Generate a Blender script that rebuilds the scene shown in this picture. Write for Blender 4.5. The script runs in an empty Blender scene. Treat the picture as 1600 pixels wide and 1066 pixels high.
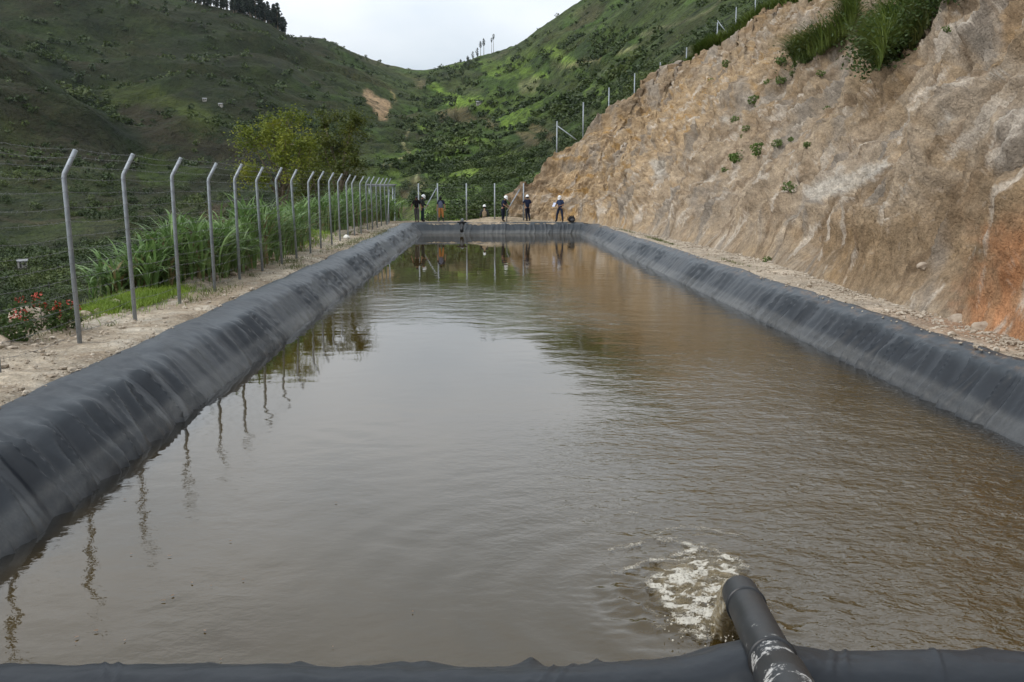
import bpy, bmesh, math, random
import numpy as np
from mathutils import Vector, Matrix

# ------------------------------------------------------------------ camera, sky, sun, exposure
SC = bpy.context.scene
COL = SC.collection
F = 1555.0
PIT = math.atan(240 / F)
YAW = math.atan(47 * math.cos(PIT) / F)
EYE = 2.25
cam_d = bpy.data.cameras.new("Camera")
cam = bpy.data.objects.new("Camera", cam_d)
COL.objects.link(cam)
cam_d.sensor_width = 36.0
cam_d.lens = 36.0 * F / 1600.0
cam_d.clip_start = 0.05
cam_d.clip_end = 8000
cam.location = (0, 0, EYE)
cam.rotation_euler = (math.pi / 2 - PIT, 0, -YAW)
SC.camera = cam

SUN_EL = math.radians(42)
SUN_AZ = math.radians(244)          # compass style: 0 = +Y, 90 = +X
world = bpy.data.worlds.new("World")
SC.world = world
world.use_nodes = True
wt = world.node_tree
wt.nodes.clear()
w_out = wt.nodes.new("ShaderNodeOutputWorld")
w_bg = wt.nodes.new("ShaderNodeBackground")
w_sky = wt.nodes.new("ShaderNodeTexSky")
w_sky.sky_type = 'NISHITA'
w_sky.sun_disc = False
w_sky.sun_elevation = SUN_EL
w_sky.sun_rotation = SUN_AZ
w_tc = wt.nodes.new("ShaderNodeTexCoord")
w_map = wt.nodes.new("ShaderNodeMapping")
w_map.inputs['Scale'].default_value = (1.6, 1.6, 4.0)
w_n = wt.nodes.new("ShaderNodeTexNoise")
w_n.inputs['Scale'].default_value = 1.7
w_n.inputs['Detail'].default_value = 5
w_n.inputs['Roughness'].default_value = 0.5
w_cr = wt.nodes.new("ShaderNodeValToRGB")       # cloud deck: grey bases to bright veil
w_cr.color_ramp.elements[0].position = 0.34
w_cr.color_ramp.elements[0].color = (6.3, 7.1, 7.9, 1)
w_cr.color_ramp.elements[1].position = 0.60
w_cr.color_ramp.elements[1].color = (8.9, 9.25, 9.6, 1)
w_mix = wt.nodes.new("ShaderNodeMix")
w_mix.data_type = 'RGBA'
w_mix.inputs['Factor'].default_value = 0.93
wt.links.new(w_tc.outputs['Generated'], w_map.inputs['Vector'])
wt.links.new(w_map.outputs['Vector'], w_n.inputs['Vector'])
wt.links.new(w_n.outputs['Fac'], w_cr.inputs['Fac'])
wt.links.new(w_sky.outputs['Color'], w_mix.inputs['A'])
wt.links.new(w_cr.outputs['Color'], w_mix.inputs['B'])
w_sep = wt.nodes.new("ShaderNodeSeparateXYZ")
wt.links.new(w_tc.outputs['Generated'], w_sep.inputs[0])
w_mr = wt.nodes.new("ShaderNodeMapRange")
for _k, _v in (('From Min', 0.05), ('From Max', 0.28), ('To Min', 0.94), ('To Max', 1.50)):
    w_mr.inputs[_k].default_value = _v
wt.links.new(w_sep.outputs['Z'], w_mr.inputs['Value'])
w_gain = wt.nodes.new("ShaderNodeMix")
w_gain.data_type = 'RGBA'
w_gain.blend_type = 'MULTIPLY'
w_gain.inputs['Factor'].default_value = 1.0
wt.links.new(w_mix.outputs['Result'], w_gain.inputs['A'])
wt.links.new(w_mr.outputs['Result'], w_gain.inputs['B'])
wt.links.new(w_gain.outputs['Result'], w_bg.inputs['Color'])
w_bg.inputs['Strength'].default_value = 0.1
wt.links.new(w_bg.outputs['Background'], w_out.inputs['Surface'])

sun_d = bpy.data.lights.new("Sun", 'SUN')
sun_d.energy = 1.8
sun_d.angle = math.radians(22)
sun_d.color = (1.0, 0.95, 0.88)
sun = bpy.data.objects.new("Sun", sun_d)
COL.objects.link(sun)
sdir = Vector((math.sin(SUN_AZ) * math.cos(SUN_EL), math.cos(SUN_AZ) * math.cos(SUN_EL), math.sin(SUN_EL)))
sun.rotation_euler = sdir.to_track_quat('Z', 'Y').to_euler()
sun.location = (-20, -20, 60)

SC.view_settings.view_transform = 'Standard'
SC.view_settings.look = 'None'
SC.view_settings.gamma = 1.0
SC.view_settings.use_curve_mapping = False
SC.view_settings.exposure = 0.0

# ------------------------------------------------------------------ helpers
rng = np.random.default_rng(7)
random.seed(7)
FW = np.array([math.sin(YAW) * math.cos(PIT), math.cos(YAW) * math.cos(PIT), -math.sin(PIT)])
RT = np.array([math.cos(YAW), -math.sin(YAW), 0.0])
UP = np.cross(RT, FW)
CAM0 = np.array([0, 0, EYE])


def ray(px, py):
    return FW * F + RT * (px - 800.0) + UP * (533.0 - py)


def aty(px, py, Y):
    r = ray(px, py)
    return CAM0 + r * (Y / r[1])


def atz(px, py, z=0.0):
    r = ray(px, py)
    return CAM0 + r * ((z - EYE) / r[2])


def proj(V):
    d = V - CAM0
    q = d @ FW
    q = np.where(np.abs(q) < 1e-3, 1e-3, q)
    return 800 + F * (d @ RT) / q, 533 - F * (d @ UP) / q


_perm = rng.permutation(256)
_perm = np.concatenate([_perm, _perm, _perm])
_g = rng.normal(size=(256, 3))
_g /= np.linalg.norm(_g, axis=1)[:, None]


def perlin(x, y, z=0.0):
    x, y, z = np.broadcast_arrays(np.asarray(x, float), np.asarray(y, float), np.asarray(z, float))
    xi = np.floor(x).astype(int); yi = np.floor(y).astype(int); zi = np.floor(z).astype(int)
    xf = x - xi; yf = y - yi; zf = z - zi
    u = xf * xf * xf * (xf * (xf * 6 - 15) + 10)
    v = yf * yf * yf * (yf * (yf * 6 - 15) + 10)
    w = zf * zf * zf * (zf * (zf * 6 - 15) + 10)

    def gr(a, b, c):
        h = _perm[_perm[_perm[(xi + a) & 255] + ((yi + b) & 255)] + ((zi + c) & 255)]
        g = _g[h]
        return g[..., 0] * (xf - a) + g[..., 1] * (yf - b) + g[..., 2] * (zf - c)
    def l(a, b, t): return a + (b - a) * t
    return 1.6 * l(l(l(gr(0, 0, 0), gr(1, 0, 0), u), l(gr(0, 1, 0), gr(1, 1, 0), u), v),
                   l(l(gr(0, 0, 1), gr(1, 0, 1), u), l(gr(0, 1, 1), gr(1, 1, 1), u), v), w)


def fbm(x, y, z=0.0, o=4, gain=0.5):
    s = 0; a = 1.0; f = 1.0
    for i in range(o):
        s = s + a * perlin(x * f + 17.3 * i, y * f - 9.1 * i, np.asarray(z) * f + 3.7 * i)
        a *= gain; f *= 2.03
    return s


def ridged(x, y, z=0.0, o=3, gain=0.5):
    s = 0; a = 1.0; f = 1.0
    for i in range(o):
        s = s + a * (1 - 2 * np.abs(perlin(x * f + 11.3 * i, y * f + 5.1 * i, np.asarray(z) * f + 1.7 * i)))
        a *= gain; f *= 2.1
    return s


def sstep(a, b, x):
    t = np.clip((np.asarray(x, float) - a) / (b - a), 0, 1)
    return t * t * (3 - 2 * t)


def mesh_np(name, V, Fc, smooth=True, cols=None, mats=None):
    """mesh from numpy arrays: V (n,3); Fc (m,3|4) or list of such arrays"""
    me = bpy.data.meshes.new(name)
    if not isinstance(Fc, (list, tuple)):
        Fc = [Fc]
    Fc = [np.asarray(f, np.int32) for f in Fc if len(f)]
    me.vertices.add(len(V))
    me.vertices.foreach_set("co", np.ascontiguousarray(V, np.float32).ravel())
    nl = sum(f.size for f in Fc); npoly = sum(len(f) for f in Fc)
    me.loops.add(nl); me.polygons.add(npoly)
    me.loops.foreach_set("vertex_index", np.concatenate([f.ravel() for f in Fc]))
    tot = np.concatenate([np.full(len(f), f.shape[1], np.int32) for f in Fc])
    st = np.concatenate([[0], np.cumsum(tot)[:-1]]).astype(np.int32)
    me.polygons.foreach_set("loop_start", st)
    me.polygons.foreach_set("loop_total", tot)
    if mats is not None:
        me.polygons.foreach_set("material_index", np.asarray(mats, np.int32))
    me.update(calc_edges=True)
    me.validate()
    me.polygons.foreach_set("use_smooth", np.full(len(me.polygons), bool(smooth)))
    if cols is not None:
        at = me.color_attributes.new("cover", 'FLOAT_COLOR', 'POINT')
        c4 = np.ones((len(V), 4), np.float32); c4[:, :3] = cols
        at.data.foreach_set("color", c4.ravel())
    return me


def grid_faces(nr, nc):
    i = np.arange(nr * nc).reshape(nr, nc)
    return np.stack([i[:-1, :-1], i[:-1, 1:], i[1:, 1:], i[1:, :-1]], -1).reshape(-1, 4)


def link(name, me, mat=None, parent=None):
    o = bpy.data.objects.new(name, me)
    COL.objects.link(o)
    if mat is not None and me is not None and not me.materials:
        for m in (mat if isinstance(mat, (list, tuple)) else [mat]):
            me.materials.append(m)
    if parent is not None:
        o.parent = parent
    return o


def tag(o, label=None, cat=None, group=None, kind=None):
    if label: o["label"] = label
    if cat: o["category"] = cat
    if group: o["group"] = group
    if kind: o["kind"] = kind
    return o


def empty(name, loc=(0, 0, 0), rz=0.0):
    o = bpy.data.objects.new(name, None)
    o.empty_display_size = 0.1
    COL.objects.link(o)
    o.location = loc
    o.rotation_euler = (0, 0, rz)
    return o


class MB:
    def __init__(s): s.V = []; s.Fq = []; s.Ft = []; s.n = 0
    def add(s, V, Fq=None, Ft=None):
        V = np.asarray(V, float)
        if Fq is not None and len(Fq): s.Fq.append(np.asarray(Fq) + s.n)
        if Ft is not None and len(Ft): s.Ft.append(np.asarray(Ft) + s.n)
        s.V.append(V); s.n += len(V)
    def tube(s, pts, rad, n=8, cap=True):
        pts = np.asarray(pts, float); m = len(pts)
        rad = np.broadcast_to(np.asarray(rad, float), (m,))
        T = np.gradient(pts, axis=0)
        T /= np.linalg.norm(T, axis=1)[:, None] + 1e-12
        ref = np.array([0, 0, 1.0]) if abs(T[0][2]) < 0.9 else np.array([1.0, 0, 0])
        A = np.cross(T, ref); A /= np.linalg.norm(A, axis=1)[:, None] + 1e-12
        B = np.cross(T, A)
        th = np.arange(n) * 2 * math.pi / n
        V = pts[:, None] + rad[:, None, None] * (np.cos(th)[None, :, None] * A[:, None] + np.sin(th)[None, :, None] * B[:, None])
        i = np.arange(m * n).reshape(m, n); j = np.roll(i, -1, 1)
        Fq = np.stack([i[:-1], j[:-1], j[1:], i[1:]], -1).reshape(-1, 4)
        V = V.reshape(-1, 3); Ft = []
        if cap:
            V = np.vstack([V, pts[:1], pts[-1:]])
            for k in range(n):
                Ft.append((m * n, k, (k + 1) % n)[::-1]); Ft.append((m * n + 1, (m - 1) * n + k, (m - 1) * n + (k + 1) % n))
        s.add(V, Fq, Ft)
    def box(s, c, d, M=None):
        c = np.asarray(c, float); d = np.asarray(d, float) / 2
        V = np.array([[x, y, z] for x in (-1, 1) for y in (-1, 1) for z in (-1, 1)]) * d
        if M is not None: V = V @ np.asarray(M).T
        s.add(V + c, [(0, 1, 3, 2), (4, 6, 7, 5), (0, 4, 5, 1), (2, 3, 7, 6), (0, 2, 6, 4), (1, 5, 7, 3)])
    def lathe(s, prof, n=20, c=(0, 0, 0), sx=1.0, sy=1.0):
        th = np.arange(n) * 2 * math.pi / n
        V = np.array([[r * math.cos(a) * sx + c[0], r * math.sin(a) * sy + c[1], z + c[2]] for r, z in prof for a in th])
        m = len(prof); i = np.arange(m * n).reshape(m, n); j = np.roll(i, -1, 1)
        s.add(V, np.stack([i[:-1], j[:-1], j[1:], i[1:]], -1).reshape(-1, 4))
    def mesh(s, name, smooth=True):
        return mesh_np(name, np.vstack(s.V), [np.vstack(f) for f in (s.Fq, s.Ft) if f], smooth)
    def build(s, name, mat, parent=None, smooth=True):
        return link(name, s.mesh(name, smooth), mat, parent)


# ------------------------------------------------------------------ materials
def mat_new(name):
    m = bpy.data.materials.new(name)
    m.use_nodes = True
    t = m.node_tree
    b = t.nodes["Principled BSDF"]
    return m, t, b


def nd(t, typ, **kw):
    n = t.nodes.new(typ)
    for k, v in kw.items():
        if k in ('op', 'operation'): n.operation = v
        elif k == 'blend': n.blend_type = v
        elif k == 'dt': n.data_type = v
        else: n.inputs[k].default_value = v
    return n


def noise(t, vec, scale, detail=4, rough=0.55, dist=0.0):
    n = nd(t, "ShaderNodeTexNoise", Scale=scale, Detail=detail, Roughness=rough, Distortion=dist)
    t.links.new(vec, n.inputs['Vector'])
    return n.outputs['Fac']


def coord(t, scale=(1, 1, 1)):
    tc = t.nodes.new("ShaderNodeTexCoord")
    mp = t.nodes.new("ShaderNodeMapping")
    mp.inputs['Scale'].default_value = scale
    t.links.new(tc.outputs['Object'], mp.inputs['Vector'])
    return mp.outputs['Vector']


def ramp(t, fac, stops):
    r = t.nodes.new("ShaderNodeValToRGB")
    e = r.color_ramp.elements
    while len(e) < len(stops): e.new(0.5)
    for x, (p, c) in zip(e, stops):
        x.position = p
        x.color = tuple(c) + (1,) if len(c) == 3 else c
    t.links.new(fac, r.inputs['Fac'])
    return r.outputs['Color']


def mix(t, a, b, fac, blend='MIX'):
    m = t.nodes.new("ShaderNodeMix")
    m.data_type = 'RGBA'; m.blend_type = blend
    for s, v in (('A', a), ('B', b), ('Factor', fac)):
        if hasattr(v, 'is_linked') or hasattr(v, 'links'): t.links.new(v, m.inputs[s])
        elif s == 'Factor': m.inputs[s].default_value = v
        else: m.inputs[s].default_value = tuple(v) + (1,)
    return m.outputs['Result']


def math_(t, op, a, b=None):
    m = t.nodes.new("ShaderNodeMath"); m.operation = op
    for i, v in enumerate((a, b)):
        if v is None: continue
        if hasattr(v, 'links'): t.links.new(v, m.inputs[i])
        else: m.inputs[i].default_value = v
    return m.outputs[0]


def bump(t, b, h, dist, strength=1.0, prev=None):
    n = nd(t, "ShaderNodeBump", Distance=dist, Strength=strength)
    t.links.new(h, n.inputs['Height'])
    if prev is not None: t.links.new(prev, n.inputs['Normal'])
    t.links.new(n.outputs['Normal'], b.inputs['Normal'])
    return n.outputs['Normal']


def g3(v): return (v, v, v)


def simple(name, c1, c2=None, scale=8.0, rough=0.6, bump_d=0.0, metal=0.0, spec=0.5):
    m, t, b = mat_new(name)
    v = coord(t)
    n = noise(t, v, scale, 5)
    c2 = c2 or tuple(x * 0.75 for x in c1)
    t.links.new(ramp(t, n, [(0.35, c2), (0.65, c1)]), b.inputs['Base Color'])
    b.inputs['Roughness'].default_value = rough
    b.inputs['Metallic'].default_value = metal
    b.inputs['Specular IOR Level'].default_value = spec
    if bump_d: bump(t, b, n, bump_d)
    return m


def leafmat(name, stops, scale, rough=0.55, trans=0.25):
    m, t, b = mat_new(name)
    v = coord(t)
    n = noise(t, v, scale, 3)
    c = ramp(t, n, stops)
    t.links.new(c, b.inputs['Base Color'])
    b.inputs['Roughness'].default_value = rough
    b.inputs['Specular IOR Level'].default_value = 0.3
    if trans:
        tr = t.nodes.new("ShaderNodeBsdfTranslucent")
        t.links.new(c, tr.inputs['Color'])
        ms = nd(t, "ShaderNodeMixShader", Fac=trans)
        o = t.nodes["Material Output"]
        t.links.new(b.outputs[0], ms.inputs[1]); t.links.new(tr.outputs[0], ms.inputs[2])
        t.links.new(ms.outputs[0], o.inputs['Surface'])
    return m


def attr_mat(name, scales, rough=0.9, lo=0.6, hi=1.35, bumps=(), tint=None):
    """'cover' attribute colour broken up by noise octaves"""
    m, t, b = mat_new(name)
    v = coord(t)
    a = t.nodes.new("ShaderNodeAttribute"); a.attribute_name = "cover"
    c = a.outputs['Color']
    for s in scales:
        n = noise(t, v, s, 4, 0.6)
        c = mix(t, c, ramp(t, n, [(0.3, g3(lo)), (0.7, g3(hi))]), 1.0, 'MULTIPLY')
    if tint:
        for (s, col, p0, p1, fac) in tint:
            n = noise(t, v, s, 5, 0.65)
            k = ramp(t, n, [(p0, g3(0)), (p1, g3(fac))])
            c = mix(t, c, col, k)
    t.links.new(c, b.inputs['Base Color'])
    b.inputs['Roughness'].default_value = rough
    b.inputs['Specular IOR Level'].default_value = 0.15
    prev = None
    for s, d in bumps:
        prev = bump(t, b, noise(t, v, s, 5, 0.6), d, 1.0, prev)
    return m


M = {}
M['hill'] = attr_mat('hill_cover', (0.012, 0.05, 0.25), lo=0.66, hi=1.42, bumps=((0.05, 5.0), (0.2, 2.4), (0.8, 0.7)),
                     tint=[(0.02, (0.055, 0.045, 0.026), 0.5, 0.7, 0.55), (0.13, (0.014, 0.024, 0.009), 0.54, 0.64, 0.75), (0.5, (0.016, 0.026, 0.009), 0.55, 0.66, 0.7), (0.035, (0.070, 0.095, 0.022), 0.56, 0.74, 0.3)])
M['gravel'] = attr_mat('gravel_ground', (0.7, 5.0, 28.0), lo=0.68, hi=1.28, bumps=((6.0, 0.06), (35.0, 0.02)),
                       tint=[(1.3, (0.20, 0.14, 0.09), 0.5, 0.72, 0.6), (16.0, (0.52, 0.47, 0.40), 0.55, 0.66, 0.7)])
M['steel'] = simple('galvanised_steel', (0.36, 0.39, 0.42), (0.25, 0.28, 0.31), 6.0, 0.5, metal=0.35)
M['wire'] = simple('wire_steel', (0.20, 0.205, 0.21), (0.10, 0.10, 0.10), 20.0, 0.5, metal=0.5)
M['rock'] = simple('rock', (0.46, 0.39, 0.31), (0.26, 0.20, 0.15), 5.0, 0.9, 0.04, spec=0.2)
M['stone'] = simple('loose_stone', (0.50, 0.44, 0.36), (0.24, 0.19, 0.14), 9.0, 0.9, 0.0, spec=0.2)
M['grass_bright'] = leafmat('bright_grass', [(0.3, (0.10, 0.17, 0.014)), (0.7, (0.22, 0.31, 0.035))], 1.4)
M['grass_dull'] = leafmat('dull_grass', [(0.3, (0.06, 0.085, 0.018)), (0.7, (0.15, 0.16, 0.045))], 1.0)
M['grass_mid'] = leafmat('mid_grass', [(0.3, (0.05, 0.085, 0.014)), (0.7, (0.13, 0.17, 0.03))], 0.5)
M['leaf_olive_dull'] = leafmat('dull_olive_leaf', [(0.3, (0.040, 0.058, 0.012)), (0.52, (0.085, 0.105, 0.018)), (0.72, (0.16, 0.17, 0.03))], 0.9, trans=0.3)
M['cane'] = leafmat('cane_leaf', [(0.3, (0.085, 0.165, 0.040)), (0.7, (0.25, 0.36, 0.13))], 1.1, rough=0.4)
M['leaf_olive'] = leafmat('olive_leaf', [(0.3, (0.065, 0.095, 0.014)), (0.5, (0.150, 0.185, 0.022)), (0.72, (0.29, 0.29, 0.032))], 0.9, trans=0.3)
M['leaf_dark'] = leafmat('dark_leaf', [(0.3, (0.026, 0.050, 0.012)), (0.7, (0.075, 0.115, 0.028))], 2.5)
M['leaf_weed'] = leafmat('weed_leaf', [(0.3, (0.06, 0.11, 0.02)), (0.7, (0.14, 0.21, 0.045))], 3.0)
M['leaf_far'] = leafmat('far_shrub', [(0.3, (0.018, 0.032, 0.009)), (0.5, (0.040, 0.064, 0.016)), (0.68, (0.085, 0.112, 0.026))], 0.045, trans=0.1)
M['needle'] = leafmat('ridge_tree_leaf', [(0.3, (0.012, 0.024, 0.016)), (0.7, (0.028, 0.045, 0.026))], 0.08, trans=0.1)
M['bark'] = simple('bark', (0.20, 0.16, 0.11), (0.09, 0.07, 0.05), 5.0, 0.9, 0.02)
M['red_flower'] = simple('red_petal', (0.42, 0.055, 0.025), (0.30, 0.04, 0.02), 30.0, 0.6)


# liner: black geomembrane, dusty on the flat top, sheen painted in towards the far end, with a pale silt band above the water
def make_liner_mat():
    m, t, b = mat_new('black_geomembrane')
    v = coord(t)
    a = t.nodes.new("ShaderNodeAttribute"); a.attribute_name = "cover"
    sep = t.nodes.new("ShaderNodeSeparateColor")
    t.links.new(a.outputs['Color'], sep.inputs[0])
    n1 = noise(t, v, 1.1, 6, 0.65)
    n2 = noise(t, v, 9.0, 5, 0.7)
    n3 = noise(t, coord(t, (1, 1, 0.15)), 40.0, 3, 0.6)
    base = ramp(t, n1, [(0.3, (0.007, 0.009, 0.013)), (0.7, (0.012, 0.016, 0.022))])
    dust_sheen_m = math_(t, 'MULTIPLY', sep.outputs[0], ramp(t, n2, [(0.30, g3(0.7)), (0.70, g3(1.0))]))
    c = mix(t, base, (0.082, 0.097, 0.110), dust_sheen_m)
    siltm = math_(t, 'MULTIPLY', sep.outputs[1], ramp(t, n3, [(0.3, g3(0.55)), (0.7, g3(1.0))]))
    c = mix(t, c, (0.21, 0.205, 0.19), siltm)
    c = mix(t, c, (0.14, 0.085, 0.045), math_(t, 'MULTIPLY', sep.outputs[2], ramp(t, n2, [(0.42, g3(0)), (0.62, g3(0.9))])))
    t.links.new(c, b.inputs['Base Color'])
    r = math_(t, 'ADD', math_(t, 'MULTIPLY', n1, 0.16), 0.36)
    t.links.new(r, b.inputs['Roughness'])
    b.inputs['Specular IOR Level'].default_value = 0.30
    p = bump(t, b, noise(t, v, 3.5, 3, 0.5), 0.012)
    bump(t, b, noise(t, v, 14.0, 3, 0.5), 0.0018, 1.0, p)
    return m


M['liner'] = make_liner_mat()


def make_water_mat():
    m, t, b = mat_new('muddy_water')
    v = coord(t)
    n = noise(t, v, 0.35, 4, 0.5)
    wcol = ramp(t, n, [(0.3, (0.040, 0.025, 0.004)), (0.7, (0.053, 0.034, 0.008))])
    b.inputs['Roughness'].default_value = 0.012
    b.inputs['IOR'].default_value = 1.44
    a = t.nodes.new("ShaderNodeAttribute"); a.attribute_name = "cover"
    sep = t.nodes.new("ShaderNodeSeparateColor")
    t.links.new(a.outputs['Color'], sep.inputs[0])
    t.links.new(mix(t, wcol, (0.014, 0.013, 0.011), sep.outputs[1]), b.inputs['Base Color'])      # black sheet showing through the shallow rim
    h = math_(t, 'MULTIPLY', noise(t, coord(t, (1, 1.25, 1)), 9.0, 3, 0.55, 0.3), sep.outputs[0])
    bump(t, b, h, 0.02, 0.8)
    return m


M['water'] = make_water_mat()

# ------------------------------------------------------------------ far terrain: height table by bearing and distance
TD = np.array([60, 80, 110, 150, 220, 300, 400, 520, 680, 850, 1050, 1300, 1700, 2300], float)
TT = {   # picture row each bearing/distance was read at; turned into real heights below
    -700: [640, 600, 540, 480, 420, 330, 200, 60, -60, -150, -220, -200, -150, -100],
    -300: [640, 600, 540, 480, 420, 330, 215, 75, -20, -90, -200, -210, -160, -100],
    0:    [640, 590, 530, 475, 415, 338, 215, 96, 118, 30, -120, -150, -60, 0],
    60:   [640, 590, 530, 475, 415, 340, 232, 125, 150, 40, -100, -120, -40, 20],
    120:  [630, 580, 525, 472, 412, 341, 236, 172, 172, 60, -75, -90, -20, 40],
    190:  [620, 575, 520, 465, 405, 340, 262, 236, 168, 85, -40, -50, 0, 60],
    240:  [610, 565, 510, 455, 398, 338, 290, 228, 158, 92, -15, -20, 20, 70],
    300:  [600, 555, 500, 445, 390, 336, 285, 215, 150, 95, 5, 15, 40, 80],
    400:  [560, 520, 475, 425, 375, 330, 288, 238, 172, 105, 34, 45, 70, 100],
    450:  [540, 500, 460, 415, 365, 328, 290, 248, 190, 122, 56, 66, 84, 110],
    470:  [530, 490, 450, 410, 362, 326, 290, 250, 196, 130, 78, 64, 84, 110],
    500:  [510, 475, 440, 400, 355, 322, 290, 254, 204, 142, 88, 61, 84, 110],
    560:  [470, 440, 410, 380, 345, 315, 288, 255, 212, 160, 112, 89, 100, 120],
    600:  [440, 415, 390, 365, 336, 310, 286, 256, 216, 178, 134, 105, 112, 125],
    650:  [400, 372, 350, 335, 318, 302, 284, 260, 228, 194, 154, 118, 122, 130],
    720:  [390, 350, 330, 318, 304, 288, 268, 240, 208, 174, 138, 104, 112, 125],
    780:  [385, 345, 322, 306, 292, 276, 254, 224, 190, 152, 116, 90, 100, 120],
    840:  [380, 330, 305, 292, 276, 254, 228, 194, 158, 114, 52, 62, 80, 110],
    920:  [360, 290, 262, 250, 232, 208, 178, 142, 100, 50, 2, 20, 50, 90],
    1000: [330, 220, 190, 178, 160, 138, 112, 78, 36, -8, -48, -20, 20, 60],
    1100: [300, 150, 112, 98, 82, 64, 40, 8, -30, -70, -100, -60, 0, 50],
    1250: [240, 70, 45, 28, 8, -14, -40, -70, -100, -140, -160, -100, -30, 40],
    1500: [150, 0, -30, -50, -70, -90, -110, -140, -170, -200, -220, -150, -60, 20],
    2000: [100, -40, -80, -100, -120, -140, -160, -190, -220, -250, -260, -180, -80, 0],
    2500: [100, -40, -80, -100, -120, -140, -160, -190, -220, -250, -260, -180, -80, 0],
}
GP = np.linspace(-700, 2500, 1100)          # picture columns (bearing)
GL = np.linspace(math.log(60), math.log(2300), 620)
_kp = np.array(sorted(TT)); _tab = np.array([TT[k] for k in _kp], float)


def _interp_smooth():
    a = np.stack([np.interp(GP, _kp, _tab[:, j]) for j in range(len(TD))], 1)
    g = np.stack([np.interp(GL, np.log(TD), a[i]) for i in range(len(GP))], 0)
    def blur(x, ax, s):
        r = int(3 * s); k = np.exp(-0.5 * (np.arange(-r, r + 1) / s) ** 2); k /= k.sum()
        pad = [(0, 0), (0, 0)]; pad[ax] = (r, r)
        xp = np.pad(x, pad, mode='edge')
        return np.apply_along_axis(lambda q: np.convolve(q, k, 'valid'), ax, xp)
    return blur(blur(g, 0, 4.0), 1, 6.0)


GY = _interp_smooth()                        # picture row
_ry = F * math.cos(PIT) + UP[1] * (533 - 170)
GTt = (RT[0] * (GP - 800) + FW[0] * F) / (F * FW[1] + RT[1] * (GP - 800) + UP[1] * 363)   # x / y
_den = F * FW[1] + RT[1] * (GP[:, None] - 800) + UP[1] * (533 - GY)
GS = (F * FW[2] + UP[2] * (533 - GY)) / _den                                                # (z-eye)/y


def table_z(X, Y):
    X = np.asarray(X, float); Y = np.maximum(np.asarray(Y, float), 60.0)
    t = X / np.maximum(Y, 1)
    fi = np.clip(np.interp(t, GTt, np.arange(len(GTt))), 0, len(GTt) - 1.001)
    fj = np.clip((np.log(Y) - GL[0]) / (GL[1] - GL[0]), 0, len(GL) - 1.001)
    i = fi.astype(int); j = fj.astype(int); a = fi - i; b = fj - j
    s = (GS[i, j] * (1 - a) + GS[i + 1, j] * a) * (1 - b) + (GS[i, j + 1] * (1 - a) + GS[i + 1, j + 1] * a) * b
    z = EYE + s * Y
    k = sstep(110, 520, Y)
    # spurs and gullies running down the slopes, then smaller folds
    wx = X + 40 * perlin(X / 210, Y / 210, 3.3); wy = Y + 40 * perlin(X / 210, Y / 210, 8.8)
    side = np.where(X < -20, 1.0, -1.0)
    u = wx * 0.75 + side * wy * 0.66; w = -side * wx * 0.66 + wy * 0.75
    z = z + k * (1 - 0.45 * sstep(850, 1250, Y)) * (13.0 * ridged(u / 420 + 2, w / 130, 0.5, 2) - 10 + 7.5 * ridged(u / 170, w / 52 + 5, 1.5, 2) + 1.6 * fbm(X / 28, Y / 28, 0.2, 3))
    z = z + sstep(80, 160, Y) * (0.9 * fbm(X / 18, Y / 18, 4.2, 3))
    return z


def ground_z(X, Y):
    """platform round the pool, falling away to the valley on the left and at the far end"""
    X = np.asarray(X, float); Y = np.asarray(Y, float)
    edge = -7.4 + 0.5 * perlin(Y / 5.0, 0.3, 1.1) + 0.25 * perlin(Y / 1.3, 4.3, 1.1)
    dl = np.maximum(edge - X, 0)
    df = np.maximum(Y - 68.6 - 0.3 * perlin(X / 2.0, 0.4, 0.2), 0)
    zn = -0.42 * dl + 0.02 * np.minimum(dl, 1) - 0.35 * df
    d = np.maximum(dl, df * 1.6)
    w = sstep(7, 40, d)
    w2 = sstep(74, 84, Y)
    w = np.maximum(w, w2)
    return zn * (1 - w) + table_z(X, Y) * w


def hit(px, py):
    """first visible terrain point along a bearing/elevation (distances over 85 m)"""
    for Y in np.exp(np.linspace(math.log(85), math.log(2200), 900)):
        p = aty(px, py, Y)
        if table_z(p[0], Y) >= p[2]:
            return np.array([p[0], Y, float(table_z(p[0], Y))])
    return None


# far grid
PXc = np.linspace(-420, 2050, 900)
tc_ = np.interp(PXc, GP, GTt)
Yr = np.exp(np.linspace(math.log(82), math.log(2250), 640))
FX = tc_[None, :] * Yr[:, None]; FY = np.broadcast_to(Yr[:, None], FX.shape)
FZ = table_z(FX, FY)
VF = np.stack([FX, FY, FZ], -1).reshape(-1, 3)


_wc = {}


def wob(px, py):
    k = (len(px), float(px[0]), float(py[-1]))
    if k not in _wc:
        _wc[k] = (fbm(px / 22, py / 14, 5.5, 3), fbm(px / 22, py / 14, 9.5, 3))
    return _wc[k]


def pmask(px, py, poly, soft=6.0, nz=0.0):
    """soft inside-test of a polygon (land cover patch) with a wobbling border"""
    poly = np.asarray(poly, float)
    wa, wb = wob(px, py)
    x = px + nz * wa; y = py + nz * 0.7 * wb
    inside = np.zeros(x.shape, bool); dmin = np.full(x.shape, 1e9)
    n = len(poly)
    for i in range(n):
        x1, y1 = poly[i]; x2, y2 = poly[(i + 1) % n]
        c = ((y1 > y) != (y2 > y)) & (x < (x2 - x1) * (y - y1) / (y2 - y1 + 1e-9) + x1)
        inside ^= c
        dx, dy = x2 - x1, y2 - y1
        tt = np.clip(((x - x1) * dx + (y - y1) * dy) / (dx * dx + dy * dy + 1e-9), 0, 1)
        dmin = np.minimum(dmin, np.hypot(x - x1 - tt * dx, y - y1 - tt * dy))
    sd = np.where(inside, dmin, -dmin)
    return sstep(-soft, soft, sd)


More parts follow.
